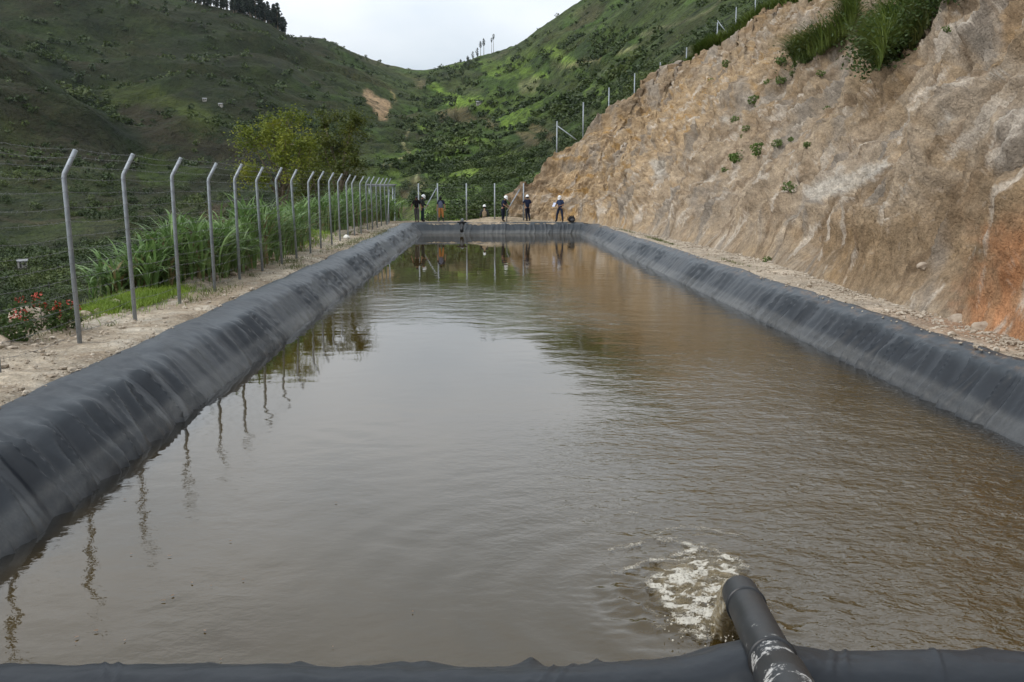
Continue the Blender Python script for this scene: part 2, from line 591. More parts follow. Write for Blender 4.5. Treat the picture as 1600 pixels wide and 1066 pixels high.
def pline(px, py, pts, wid=2.0, nz=3.0):
    pts = np.asarray(pts, float)
    x = px + nz * perlin(px / 14, py / 10, 2.2); y = py + nz * perlin(px / 14, py / 10, 7.2)
    dmin = np.full(px.shape, 1e9)
    for (x1, y1), (x2, y2) in zip(pts[:-1], pts[1:]):
        dx, dy = x2 - x1, y2 - y1
        tt = np.clip(((x - x1) * dx + (y - y1) * dy) / (dx * dx + dy * dy + 1e-9), 0, 1)
        dmin = np.minimum(dmin, np.hypot(x - x1 - tt * dx, y - y1 - tt * dy))
    return 1 - sstep(wid * 0.5, wid * 1.5, dmin)


def lay(c, col, k):
    k = np.asarray(k)[:, None]
    return c * (1 - k) + np.asarray(col)[None] * k


fpx, fpy = proj(VF)
X_, Y_, Z_ = VF.T
cov = np.empty_like(VF)
cov[:] = (0.046, 0.054, 0.022)
n1 = fbm(X_ / 160, Y_ / 160, Z_ / 90, 4)
cov = lay(cov, (0.058, 0.050, 0.028), sstep(0.0, 0.6, n1))                 # dry brown grass
cov = lay(cov, (0.050, 0.078, 0.020), sstep(0.05, 0.6, fbm(X_ / 90 + 7, Y_ / 110, Z_ / 60, 4)) * 0.8)
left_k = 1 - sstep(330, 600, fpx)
cov = lay(cov, (0.036, 0.040, 0.021), left_k * 0.6)                        # left hill darkened in its colour to stand for cloud shade and lens falloff
# patchwork of fields in the valley and on the right slope
seeds = np.column_stack([rng.uniform(560, 1000, 150), rng.uniform(85, 345, 150)])
seedc = rng.uniform(0, 1, 150)
fw_x = fpx + 14 * fbm(fpx / 60, fpy / 40, 1.0, 3); fw_y = fpy + 9 * fbm(fpx / 60, fpy / 40, 6.0, 3)
region = pmask(fpx, fpy, [(655, 118), (745, 92), (800, 92), (900, 60), (1000, 40), (1000, 220), (870, 240), (800, 345), (690, 345), (600, 345), (600, 262), (650, 240)], 10, 8)
idx = np.where(region > 0.01)[0]
# nearest two seeds with slanted metric (strips run down to the left)
ux = fw_x[idx] * 0.55 + fw_y[idx] * 0.75; uy = (fw_y[idx] - 0.35 * fw_x[idx]) * 1.9
sx = seeds[:, 0] * 0.55 + seeds[:, 1] * 0.75; sy = (seeds[:, 1] - 0.35 * seeds[:, 0]) * 1.9
D2 = np.empty(len(idx)); D1 = np.empty(len(idx)); I1 = np.empty(len(idx), int)
for a in range(0, len(idx), 20000):
    q = np.hypot(ux[a:a + 20000, None] - sx[None], uy[a:a + 20000, None] - sy[None])
    o = np.argsort(q, 1)[:, :2]
    r = np.arange(len(q))
    D1[a:a + 20000] = q[r, o[:, 0]]; D2[a:a + 20000] = q[r, o[:, 1]]; I1[a:a + 20000] = o[:, 0]
sc = seedc[I1]
pal = np.array([(0.062, 0.090, 0.020), (0.105, 0.150, 0.030), (0.050, 0.060, 0.024), (0.085, 0.122, 0.026), (0.095, 0.075, 0.045), (0.040, 0.062, 0.017), (0.125, 0.170, 0.040), (0.055, 0.070, 0.022)])
pal = pal * np.array([1.0, .92, 1.0]); fc = pal[(sc * len(pal)).astype(int)]
kk = (region[idx] * (0.95 - 0.35 * sstep(850, 1000, fpx[idx])))[:, None]
cov[idx] = cov[idx] * (1 - kk) + fc * kk
hedge = np.zeros(len(VF)); hedge[idx] = (1 - sstep(1.5, 7.0, D2 - D1)) * region[idx]
cov = lay(cov, (0.020, 0.032, 0.011), hedge * 0.75)
# named patches
G_BR = (0.10, 0.125, 0.030)
cov = lay(cov, (0.085, 0.095, 0.030), pmask(fpx, fpy, [(150, 170), (160, 145), (185, 131), (240, 133), (262, 150), (300, 160), (350, 195), (330, 200), (260, 170), (200, 162)], 5, 6))
cov = lay(cov, (0.056, 0.044, 0.031), pmask(fpx, fpy, [(165, 180), (200, 165), (260, 172), (330, 205), (400, 235), (395, 260), (330, 262), (240, 240), (190, 210)], 8, 8))
cov = lay(cov, (0.020, 0.030, 0.012), pmask(fpx, fpy, [(40, 60), (80, 75), (150, 150), (200, 190), (235, 230), (215, 240), (180, 215), (120, 145), (60, 100)], 8, 8) * 0.9)
cov = lay(cov, (0.052, 0.044, 0.026), pmask(fpx, fpy, [(0, 95), (40, 110), (120, 175), (200, 250), (100, 300), (0, 280)], 14, 10) * 0.7)
cov = lay(cov, (0.080, 0.105, 0.026), pmask(fpx, fpy, [(215, 245), (290, 255), (330, 272), (280, 290), (215, 290)], 6, 8))
cov = lay(cov, (0.060, 0.080, 0.022), pmask(fpx, fpy, [(0, 255), (200, 250), (200, 300), (0, 310)], 10, 10) * 0.6)
cov = lay(cov, (0.125, 0.080, 0.055), pmask(fpx, fpy, [(308, 320), (380, 318), (395, 352), (320, 360)], 4, 5))
cov = lay(cov, (0.088, 0.082, 0.045), pmask(fpx, fpy, [(120, 345), (240, 315), (310, 322), (300, 350), (180, 375), (110, 375)], 6, 8) * 0.8)
cov = lay(cov, (0.075, 0.085, 0.036), pmask(fpx, fpy, [(0, 345), (150, 335), (120, 375), (0, 390)], 6, 8) * 0.8)
cov = lay(cov, (0.095, 0.075, 0.050), pline(fpx, fpy, [(0, 342), (60, 350), (130, 338), (190, 318)], 3))
cov = lay(cov, (0.080, 0.115, 0.028), pmask(fpx, fpy, [(640, 300), (700, 290), (800, 290), (830, 300), (800, 350), (640, 350)], 8, 10) * 0.75)
cov = lay(cov, (0.075, 0.105, 0.026), pmask(fpx, fpy, [(590, 240), (650, 235), (640, 290), (560, 290)], 8, 8) * 0.6)
SCAR = [(566, 140), (575, 139), (590, 150), (606, 158), (612, 168), (604, 190), (594, 186), (582, 172), (572, 158)]
cov = lay(cov, (0.40, 0.235, 0.185), pmask(fpx, fpy, SCAR, 2.0, 4))
cov = lay(cov, (0.25, 0.17, 0.10), pmask(fpx, fpy, [(608, 141), (612, 141), (622, 158), (618, 160)], 1.5, 3) * 0.8)
cov = lay(cov, (0.26, 0.20, 0.13), pmask(fpx, fpy, [(872, 102), (900, 97), (938, 90), (940, 95), (905, 103), (880, 106)], 2, 4) * 0.7)
cov = lay(cov, (0.15, 0.13, 0.085), pmask(fpx, fpy, [(812, 130), (835, 118), (848, 125), (830, 145), (815, 148)], 3, 5) * 0.7)
cov = lay(cov, (0.18, 0.15, 0.10), pmask(fpx, fpy, [(958, 80), (975, 72), (1000, 70), (985, 80), (965, 86)], 2, 4) * 0.7)
cov = lay(cov, (0.24, 0.19, 0.125), pline(fpx, fpy, [(600, 258), (622, 250), (640, 240), (628, 225), (640, 205)], 2.0))
cov = lay(cov, (0.20, 0.17, 0.11), pline(fpx, fpy, [(652, 305), (660, 290), (648, 280), (655, 268)], 2.0))
cov = lay(cov, (0.13, 0.11, 0.075), pline(fpx, fpy, [(1130, 0), (1100, 22), (1050, 40), (1000, 55)], 2.0) * 0.8)
dark_rocks = sstep(0.25, 0.5, fbm(fpx / 26 + 4, (fpy + 0.45 * fpx) / 9, 3.0, 4)) * pmask(fpx, fpy, [(850, 150), (1000, 95), (1060, 110), (900, 200), (850, 200)], 12, 6)
cov = lay(cov, (0.032, 0.034, 0.024), dark_rocks * 0.7)
cov *= (0.54 + 0.72 * sstep(420, 680, fpx) - 0.12 * sstep(60, -60, -fpx + 60) * 0)[:, None] * np.array([0.92, 1.08, 0.80])  # left side darkened further as painted shade, valley side lightened
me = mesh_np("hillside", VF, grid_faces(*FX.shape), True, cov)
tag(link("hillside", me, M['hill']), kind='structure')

# ------------------------------------------------------------------ near ground
PXL, PXR, PYN, PYF = -3.9, 6.25, 5.28, 64.6        # water edge of the pool
WZ = -0.70
xs = np.concatenate([-np.geomspace(75, 10.2, 60), np.arange(-10, 10.6, 0.11)])
ys = np.concatenate([np.arange(-14, 3, 0.5), np.arange(3, 40, 0.11), np.arange(40, 84.2, 0.16)])
NX, NY = np.meshgrid(xs, ys)
NZ = ground_z(NX, NY)
near_k = sstep(-9.0, -7.0, NX)
NZ = NZ + (0.035 * fbm(NX / 0.9, NY / 0.9, 0.2, 4) + 0.012 * fbm(NX / 0.22, NY / 0.22, 3.2, 2)) * near_k + (1 - near_k) * 0.12 * fbm(NX / 2.2, NY / 2.2, 1.2, 4)
# spoil heap beyond the far bank, rubble bank along the left edge
NZ += 0.24 * np.exp(-((NX - 0.6) / 1.5) ** 2 - ((NY - 67.4) / 0.7) ** 2) + 0.22 * np.exp(-((NX - 2.3) / 1.2) ** 2 - ((NY - 67.6) / 0.8) ** 2)
NZ += 0.20 * np.maximum(0, fbm(NX / 0.8, NY / 1.1, 7.7, 3)) * np.exp(-((NX + 7.0) / 0.55) ** 2) * sstep(12, 16, NY)
NZ += 0.45 * np.exp(-((NX + 7.6) / 1.0) ** 2 - ((NY - 41) / 4.5) ** 2)
_qx = np.maximum(np.maximum(PXL + 0.55 - NX, NX - (PXR - 0.55)), 0); _qy = np.maximum(np.maximum(PYN + 0.55 - NY, NY - (PYF - 0.55)), 0)
_rr = np.hypot(_qx, _qy) - 0.55
ins = (_rr < np.where(NX > 1, 0.60, 0.80)) & (NY < PYF + 0.4) & (NX < PXR + 0.62)
und_l = (_rr < 1.35) * sstep(-5.22, -5.02, NX) * (1 - sstep(6.98, 7.16, NX)) * sstep(PYN - 1.30, PYN - 1.08, NY) * (1 - sstep(65.05, 65.3, NY))
NZ -= 0.09 * und_l
NZ = np.where(ins, -2.2, NZ)
NZ -= 0.25 * sstep(81.0, 84.0, NY)
NV = np.stack([NX, NY, NZ], -1).reshape(-1, 3)
npx, npy = proj(NV)
x_, y_, z_ = NV.T
gc = np.empty_like(NV); gc[:] = (0.47, 0.395, 0.30)
gc = lay(gc, (0.33, 0.255, 0.175), sstep(-0.1, 0.6, fbm(x_ / 1.6, y_ / 2.6, 0.4, 4)) * 0.8)
gc = lay(gc, (0.56, 0.50, 0.41), sstep(0.1, 0.6, fbm(x_ / 0.5 + 3, y_ / 0.7, 2.4, 3)) * 0.7)
gc = lay(gc, (0.52, 0.43, 0.33), sstep(6.6, 7.2, x_) * 0.7)
gc = lay(gc, (0.36, 0.19, 0.10), np.exp(-((x_ - 7.8) / 0.6) ** 2 - ((y_ - 15.5) / 2.2) ** 2) * 0.8)
gc = lay(gc, (0.40, 0.31, 0.20), sstep(64.5, 66, y_) * (1 - sstep(68.3, 69, y_)) * 0.8)
grassy = np.clip(sstep(7.0, 8.2, -x_ + 0.5 * fbm(x_, y_ / 1.2, 6, 3)) + sstep(68.6, 69.6, y_ + 0.4 * fbm(x_, y_, 2, 3)), 0, 1)
gc = lay(gc, (0.060, 0.075, 0.024), grassy * 0.9)
gc = lay(gc, (0.10, 0.12, 0.035), sstep(0.25, 0.55, fbm(x_ / 0.9, y_ / 1.4, 11, 3)) * sstep(-6.9, -6.2, -np.abs(x_ + 0)) * 0 + sstep(0.2, 0.5, fbm(x_ / 0.7, y_ / 1.6, 12, 3)) * sstep(5.7, 6.4, -x_) * sstep(15, 20, y_) * 0.55)
gc = lay(gc, (0.12, 0.12, 0.045), sstep(0.25, 0.5, fbm(x_ / 0.5, y_ / 2.6, 22, 3)) * sstep(7.3, 7.6, x_) * sstep(40, 48, y_) * 0.6)
dfar = sstep(70, 73, y_)
gc = lay(gc, (0.08, 0.115, 0.028), dfar * sstep(-0.3, 0.3, fbm(x_ / 3, y_ / 3, 1, 3)) * 0.8)
gc *= 0.80
tag(link("ground", mesh_np("ground", NV, grid_faces(*NX.shape), True, gc), M['gravel']), kind='structure')

# ------------------------------------------------------------------ excavated bank on the right
toe = [(8.6, -6), (8.3, 2), (8.05, 10), (7.95, 15), (8.0, 19), (8.4, 25), (8.7, 31), (8.6, 39), (8.1, 48), (7.5, 57), (7.0, 62.5), (6.4, 66), (5.2, 67.8), (4.0, 68.6), (3.0, 69.3), (2.1, 70.5)]
cr = [(27, -8, 20), (26, 2, 20), (25.5, 12, 20), (25.5, 18, 20)]
cr += [tuple(v) for v in (aty(1700, -60, 30), aty(1640, -60, 38), aty(1540, -55, 46), aty(1430, -45, 56), aty(1300, 0, 68), aty(1205, 28, 78), aty(1120, 74, 82), aty(1040, 118, 80), aty(951, 184, 77), aty(872, 240, 73.5), aty(832, 285, 72), aty(806, 322, 71.6))]
toe = np.array([(a, b, -0.03) for a, b in toe]); cr = np.array(cr)
sl = np.concatenate([[0], np.cumsum(np.linalg.norm(np.diff(toe, axis=0), axis=1))])


def csm(P, n_it=3):
    P = P.copy()
    for _ in range(n_it): P[1:-1] = 0.25 * P[:-2] + 0.5 * P[1:-1] + 0.25 * P[2:]
    return P


# sample finer with growing distance from the eye
u = [0.0]
while u[-1] < sl[-1]:
    yy = np.interp(u[-1], sl, toe[:, 1])
    u.append(u[-1] + (0.3 if yy < 10 else max(0.045, 0.0030 * yy)))
    if yy > 62: u[-1] = u[-2] + 0.035
u = np.minimum(np.array(u), sl[-1])
k = 9
def smooth_line(P):
    Q = np.stack([np.interp(u, sl, P[:, i]) for i in range(3)], 1)
    W = np.linspace(0, sl[-1], 400)
    R = np.stack([np.interp(W, sl, P[:, i]) for i in range(3)], 1)
    R = csm(R, 60)
    return np.stack([np.interp(u, W, R[:, i]) for i in range(3)], 1)
_kx = np.array([1.25] * 4 + [1.9, 1.9, 1.85, 1.6, 1.12] + [1.0] * 7)[:, None]
cr = toe + (cr - toe) * _kx
T_ = smooth_line(toe); C_ = smooth_line(cr)
# jagged crest line
C_[:, 2] += 0.35 * fbm(u / 2.4, 0.3, 0.7, 4)
C_[:, 0] += 0.5 * fbm(u / 2.0, 4.3, 0.7, 3)
nv = 540
v = np.linspace(0, 1, nv); v = v * (0.62 + 0.38 * v)
vv = v[:, None, None]
prof = vv + 0.06 * np.sin(np.pi * vv)                 # a little steeper at the foot
B = T_[None] * (1 - vv) + C_[None] * vv
B[..., 2] = T_[None, :, 2] * (1 - prof[..., 0]) + C_[None, :, 2] * prof[..., 0]
du = np.gradient(B, axis=1); dv = np.gradient(B, axis=0)
Nn = np.cross(dv, du); Nn /= np.linalg.norm(Nn, axis=2)[..., None] + 1e-9
Nn = np.where((Nn[..., :1] * -1 + Nn[..., 1:2] * -0.5 + Nn[..., 2:3] * 0.5) < 0, -Nn, Nn)
L = np.linalg.norm(C_ - T_, axis=1)
a_ = np.broadcast_to(u[None], B.shape[:2]); b_ = v[:, None] * L[None]
aw = a_ + 0.50 * b_ + 0.7 * perlin(a_ / 3, b_ / 4, 0.5)
env = sstep(0, 0.06, v)[:, None] * (1 - 0.55 * sstep(0.93, 1.0, v)[:, None])
wrap = sstep(58, 66, B[..., 1])                       # blockier rock where the cut turns behind the pool
far_k = sstep(30, 62, B[..., 1])
d_ = (0.95 - 0.3 * far_k) * fbm(aw / 6.0, b_ / 8.0, 1.1, 2)
d_ -= 0.45 * (1 - 0.7 * far_k) * sstep(0.35, 0.95, ridged(aw / 3.4 + 2.2, b_ / 11.0, 21.1, 2)) * sstep(0.04, 0.2, v)[:, None]
d_ += 0.34 * ridged(aw / 1.9, b_ / 6.5, 2.1, 3) * (1 - 0.3 * far_k)
d_ += 0.15 * ridged(aw / 0.6, b_ / 2.0 + 3, 4.1, 3, 0.5)
d_ += (0.065 + 0.11 * far_k) * fbm(a_ / 0.8, b_ / 0.8, 5.1, 4)
d_ += 0.25 * far_k * ridged(a_ / 2.2, b_ / 1.6, 8.1, 3)
d_ += 0.055 * fbm(a_ / 0.22, b_ / 0.4, 9.1, 3)
d_ += 0.12 * ridged((a_ + 0.5 * b_) / 0.45 + 0.8 * perlin(a_ / 1.5, b_ / 2, 3), b_ / 5.5, 17.1, 2) * (1 - 0.6 * far_k) * sstep(-0.3, 0.3, fbm(a_ / 4, b_ / 5, 6, 2))
d_ -= 0.22 * sstep(0.45, 0.8, ridged(aw / 2.4 + 8, b_ / 3.5, 12.1, 3))
cells = perlin(np.round(a_ / 0.5 + 0.4 * perlin(a_, b_, 3)), np.round(b_ / 0.45 + 0.4 * perlin(a_, b_, 6)), 0.5)
d_ += 0.05 * cells
q1 = b_ / 1.25 + 0.9 * fbm(a_ / 2.6, b_ / 2.2, 71, 3)        # broken ledges left by the digger
d_ += 0.17 * (q1 - np.floor(q1)) * sstep(0.0, 0.45, fbm(a_ / 3.2, b_ / 2.4, 77, 2))
q2 = (a_ + 0.3 * b_) / 0.55 + 1.2 * fbm(a_ / 1.1, b_ / 1.1, 83, 2)
d_ += 0.09 * (q2 - np.floor(q2)) * sstep(-0.1, 0.4, fbm(a_ / 2.2, b_ / 3.0, 87, 2))
B = B + Nn * (d_ * env * 1.05)[..., None]
# hill top behind the crest
back = []
BK = (0.25, 0.7, 1.4, 2.5, 4.5, 8, 14, 24, 42, 70)
base_top = B[-1].copy()
for q, (dist) in enumerate(BK):
    R = base_top.copy()
    kx = np.interp(u, sl, [1] * 8 + [0.9, 0.7, 0.35, 0.3, 0.3, 0.3, 0.3, 0.3]); ky = np.sqrt(1 - kx ** 2)
    R[:, 0] += dist * kx; R[:, 1] += dist * ky
    R[:, 2] += 0.10 * dist * np.interp(u, sl, [8] * 7 + [5, 1.6] + [1.2, 0.6, 0.3, 0.1, -0.2, -0.8, -1.2]) + 0.06 * fbm(R[:, 0] / 0.7, R[:, 1] / 0.7, 1, 3)
    R[:, 2] += -0.5 * sstep(8, 24, dist)
    back.append(R)
B = np.concatenate([B, np.stack(back)], 0)
BV = B.reshape(-1, 3)
bpx, bpy_ = proj(BV)
A2 = np.concatenate([a_, np.repeat(a_[-1:], len(BK), 0)], 0).ravel(); B2 = np.concatenate([b_, b_[-1:] + np.arange(1, len(BK) + 1)[:, None] * 0.5], 0).ravel()
bc = np.empty_like(BV); bc[:] = (0.34, 0.255, 0.165)
bc = lay(bc, (0.355, 0.285, 0.210), sstep(-0.25, 0.35, fbm(A2 / 5, B2 / 7, 1.0, 4)) * 0.9)         # greyish pink
bc = lay(bc, (0.28, 0.195, 0.115), sstep(0.0, 0.5, fbm(A2 / 2.5 + 9, B2 / 5, 2.0, 4)) * 0.8)
ochre = pmask(bpx, bpy_, [(830, 350), (850, 260), (880, 215), (990, 170), (1100, 110), (1210, 70), (1180, 130), (1090, 220), (1060, 300), (1020, 365)], 25, 25)
bc = lay(bc, (0.48, 0.345, 0.205), ochre * (0.55 + 0.4 * sstep(-0.2, 0.4, fbm(A2 / 1.6, B2 / 1.6, 4.0, 3))))
bc = lay(bc, (0.40, 0.245, 0.095), sstep(0.2, 0.55, fbm(A2 / 2.2, B2 / 1.1, 14.0, 4)) * (0.25 + 0.6 * ochre))
bc = lay(bc, (0.46, 0.37, 0.275), pmask(bpx, bpy_, [(950, 300), (1150, 180), (1450, 200), (1350, 320), (1150, 400), (1000, 380)], 40, 30) * 0.5)
bc = lay(bc, (0.26, 0.18, 0.105), pmask(bpx, bpy_, [(1250, 360), (1420, 330), (1600, 190), (1700, 190), (1700, 480), (1500, 470), (1330, 460)], 30, 25) * 0.75)
streak = fbm((A2 + 0.5 * B2) / 0.40 + 0.8 * perlin(A2 / 1.5, B2 / 2, 3), B2 / 5.0, 41, 2)
bc = lay(bc, (0.17, 0.115, 0.07), sstep(0.08, 0.5, streak) * 0.6)
bc = lay(bc, (0.27, 0.245, 0.215), sstep(0.1, 0.5, fbm(A2 / 1.8 + 4, B2 / 4.5, 47, 4)) * 0.6)
rust = pmask(bpx, bpy_, [(1490, 540), (1500, 470), (1545, 400), (1540, 365), (1600, 350), (1720, 360), (1720, 560)], 42, 26)
bc = lay(bc, (0.44, 0.215, 0.105), rust * (0.55 + 0.4 * sstep(-0.2, 0.3, fbm(A2 / 0.6, B2 / 0.9, 24, 3))))
pale = sstep(0.38, 0.7, fbm(aw.ravel()[np.minimum(np.arange(len(BV)), aw.size - 1)] / 0.7, B2 / 2.6, 31, 5, 0.65))
bc = lay(bc, (0.56, 0.49, 0.41), pale * 0.7)
for poly in ([(1255, 300), (1275, 285), (1330, 268), (1390, 245), (1385, 262), (1330, 300), (1270, 315)], [(1355, 275), (1390, 245), (1380, 262), (1362, 282)], [(1300, 268), (1315, 255), (1320, 262), (1305, 273)], [(1465, 195), (1485, 178), (1490, 184), (1472, 198)], [(1535, 122), (1550, 110), (1580, 104), (1570, 118)], [(1020, 250), (1040, 255), (1045, 275), (1020, 280)], [(1120, 190), (1140, 178), (1140, 196)]):
    bc = lay(bc, (0.56, 0.51, 0.44), pmask(bpx, bpy_, poly, 4, 7) * 0.8)
vtop = np.repeat(np.arange(B.shape[0]) >= nv + 1, B.shape[1])
turf = np.concatenate([np.broadcast_to(sstep(0.95, 0.98, v)[:, None], a_.shape), np.ones((len(BK), len(u)))], 0).ravel()
turf = turf * sstep(sl[8], sl[9] + 2, A2) * (1 - 0.85 * sstep(sl[11], sl[12], A2)) 
turf = np.where(vtop, np.maximum(turf, 1.0), turf)
bc = lay(bc, (0.060, 0.070, 0.026), turf * 0.95)
M['cut'] = attr_mat('cut_earth', (0.9, 5.0, 22.0), lo=0.74, hi=1.24, bumps=((4.0, 0.09), (16.0, 0.045), (50.0, 0.015)),
                    tint=[(3.0, (0.46, 0.38, 0.30), 0.60, 0.74, 0.6), (14.0, (0.10, 0.07, 0.045), 0.60, 0.72, 0.5)])
bc *= 0.95
tag(link("cut_slope", mesh_np("cut_slope", BV, grid_faces(*B.shape[:2]), True, bc), M['cut']), kind='structure')
CUT = B[:nv]                                            # kept for placing plants


def on_cut(px, py):
    """point of the bank seen at that picture position"""
    q = CUT.reshape(-1, 3)
    ax, ay = CPX, CPY
    i = np.argmin((ax - px) ** 2 + (ay - py) ** 2 + (q[:, 1] < 10) * 1e9)
    return q[i]


CPX, CPY = proj(CUT.reshape(-1, 3))

# ------------------------------------------------------------------ water
wy_ = [PYN - 0.7]
while wy_[-1] < PYF + 0.6: wy_.append(wy_[-1] + max(0.02, 0.0028 * wy_[-1]))
wy_ = np.array(wy_); wx_ = np.linspace(PXL - 0.5, PXR + 0.5, 380)
WX, WY = np.meshgrid(wx_, wy_)
JX, JY = 1.55, 6.75                                      # where the jet lands
rj = np.hypot(WX - JX, WY - JY)
chop = 0.13 + 1.15 * sstep(-0.5, 5.5, WX + 0.04 * (WY - 8) + 0.8 * fbm(WX / 4, WY / 7, 3, 2))
chop = chop * (0.28 + 0.72 * (1 - sstep(8, 19, WY))) + 0.10 * (1 - sstep(9, 16, WY)) + 0.36 * np.exp(-((WY - 27) / 6) ** 2) * (1 - sstep(1.0, 4.5, WX))
chop *= 1 + 0.35 * fbm(WX / 1.5, WY / 3.0, 6, 2)
chop = np.clip(chop, 0.05, 2)
wxx = WX + 0.25 * perlin(WX / 0.9, WY / 0.9, 1.1); wyy = WY + 0.25 * perlin(WX / 0.9, WY / 0.9, 4.1)
fade1 = 1 - sstep(20, 45, WY)
h = 0.0085 * perlin(wxx / 0.75, wyy / 0.55, 0.2) * (1 - 0.6 * sstep(30, 60, WY)) + 0.0052 * perlin(wxx / 0.33 + 3, wyy / 0.26, 2.2) * (0.35 + 0.65 * fade1) + 0.0022 * perlin(wxx / 0.14, wyy / 0.12, 4.2) * fade1
h = h * chop + 0.0020 * perlin(WX / 0.42 + 7, WY / 0.36, 6.2) * (1 - sstep(9, 18, WY)) * (1 - sstep(-2.5, 0.5, WX))
h += 0.010 * np.sin(rj * 2 * math.pi / 0.42 + 1.3 * perlin(WX / 0.6, WY / 0.6, 9)) * np.exp(-rj / 1.5) * 0.5
h += 0.05 * np.exp(-(rj / 0.55) ** 2) * (0.6 + fbm(WX / 0.15, WY / 0.15, 2, 3))
wc = np.zeros(WX.shape + (3,)); wc[..., 0] = np.clip(1.25 * chop - 0.16, 0.02, 1.6) * (1 - 0.75 * sstep(14, 40, WY)); wc[..., 1] = 1 - sstep(0.05, 0.55, np.minimum(np.minimum(WX - PXL, PXR - WX), PYF - WY) + 0.08 * perlin(WX / .5, WY / .9, 3))
tag(link("water", mesh_np("water", np.stack([WX, WY, WZ + h], -1).reshape(-1, 3), grid_faces(*WX.shape), True, wc.reshape(-1, 3)), M['water']), kind='structure')

# ------------------------------------------------------------------ liner
def liner():
    r0 = 0.55
    # path round the water edge (counter-clockwise seen from above), with outward normals
    P = []; N = []; W = []          # W: side weight (how wide the flat top is)
    def line(p, q, n, step, w):
        p = np.array(p, float); q = np.array(q, float); ln = np.linalg.norm(q - p); t = 0.0
        while t < ln:
            c = p + (q - p) * t / ln
            P.append(c); N.append(n); W.append(w); t += step(c)
    def arc(c, a0, a1, m, w0, w1):
        for i in range(m):
            a = a0 + (a1 - a0) * i / m
            N.append((math.cos(a), math.sin(a))); P.append(np.array([c[0] + r0 * math.cos(a), c[1] + r0 * math.sin(a)])); W.append(w0 + (w1 - w0) * i / m)
    st = lambda c: max(0.02, 0.0030 * max(c[1], 6))
    h = math.pi / 2
    line((PXL + r0, PYN), (PXR - r0, PYN), (0, -1), lambda c: 0.013, 0.8)
    arc((PXR - r0, PYN + r0), -h, 0, 60, 0.8, 0.62)
    line((PXR, PYN + r0), (PXR, PYF - r0), (1, 0), st, 0.62)
    arc((PXR - r0, PYF - r0), 0, h, 30, 0.62, 0.3)
    line((PXR - r0, PYF), (PXL + r0, PYF), (0, 1), lambda c: 0.04, 0.3)
    arc((PXL + r0, PYF - r0), h, 2 * h, 30, 0.3, 1.0)
    line((PXL, PYF - r0), (PXL, PYN + r0), (-1, 0), st, 1.0)
    arc((PXL + r0, PYN + r0), 2 * h, 3 * h, 60, 1.0, 0.8)
    P = np.array(P); N = np.array(N, float); W = np.array(W)
    s = np.concatenate([[0], np.cumsum(np.linalg.norm(np.diff(P, axis=0), axis=1))])
    # profile: outward offset, height (flat top scaled by W)
    pr = np.array([(-1.3, -2.1), (-0.35, -1.15), (0, -0.70), (0.19, -0.51), (0.36, -0.335), (0.50, -0.20), (0.63, -0.105), (0.76, -0.04), (0.90, 0.0), (1.05, 0.015), (1.18, -0.005), (1.27, -0.08)])
    key = np.array([0, .06, .12, .24, .38, .5, .6, .68, .77, .87, .95, 1.0])
    tp = np.concatenate([[0, .06], np.linspace(.09, 1, 56)])
    off = np.interp(tp, key, pr[:, 0]); hz = np.interp(tp, key, pr[:, 1])
    for _ in range(2):
        off[2:-1] = 0.25 * off[1:-2] + 0.5 * off[2:-1] + 0.25 * off[3:]; hz[2:-1] = 0.25 * hz[1:-2] + 0.5 * hz[2:-1] + 0.25 * hz[3:]
    Wt = np.where(off[:, None] > 0.5, 0.5 + (off[:, None] - 0.5) * W[None], off[:, None])
    und = 0.05 * fbm(s / 4.5, 0.2, 0.2, 3)                    # uneven crest
    und2 = 0.06 * fbm(s / 3.0, 5.2, 0.2, 3)
    sm = s[None]; o = off[:, None]
    slope = sstep(-0.3, 0.1, o) * (1 - sstep(0.5, 0.75, o))
    topm = sstep(0.45, 0.6, o)
    # folds hang down the slope and lean along it; they come and go in bunches
    near_side = (N[:, 1] < -0.7).astype(float)
    sk = sm + 0.40 * o * np.where(N[:, 0] < -0.5, 1, np.where(N[:, 0] > 0.5, -0.9, 0.2))[None] + 0.10 * perlin(sm / 0.8, o * 2, 3)
    bunch = sstep(-0.45, 0.35, perlin(s / 2.6, 1.7, 0.3))[None]
    far_side = (N[:, 1] > 0.7).astype(float)[None]
    f1 = np.maximum(0, 1 - 1.9 * np.abs(perlin(sk / 0.40, o * 0.45, 0.7))) ** 2.0
    f2 = np.maximum(0, 1 - 2.0 * np.abs(perlin(sk / 0.21 + 5, o * 0.7, 1.7))) ** 1.8
    f3 = perlin(sk / 1.5, o * 0.8, 4.7)
    d = slope * (0.10 * f1 * (0.3 + 0.7 * bunch) + 0.045 * f2 * (0.2 + 0.8 * bunch) + 0.022 * f3)
    d = d + topm * (0.022 * fbm(sm / 0.5, o / 0.35, 8, 3) + 0.018 * f1 * bunch)
    d = d * (1 - 0.45 * near_side[None]) + near_side[None] * topm * 0.012 * fbm(sm / 0.35, o / 0.5, 44, 4)
    # creases and the welded seams of the near bank
    nearx = P[:, 0]
    for xc in (0.42, 0.50, 1.78, 1.85, 2.28, -1.9, -1.84):
        wob = 0.02 * perlin(o * 3 + xc * 7, 0.5, 0.5)
        d = d + near_side[None] * 0.011 * np.exp(-((nearx[None] + 0.25 * (o - 0.5) * (1 if xc > 0 else -1) - xc + wob) / 0.010) ** 2)
    hump = 0.085 * np.exp(-((nearx - 1.32) / 0.24) ** 2) * near_side + 0.035 * np.exp(-((nearx - 2.1) / 0.9) ** 2) * near_side + 0.02 * np.exp(-((nearx + 2.4) / 1.2) ** 2) * near_side - 0.03 * np.exp(-((nearx + 0.1) / 0.7) ** 2) * near_side
    tr = sstep(0.25, 0.65, o)
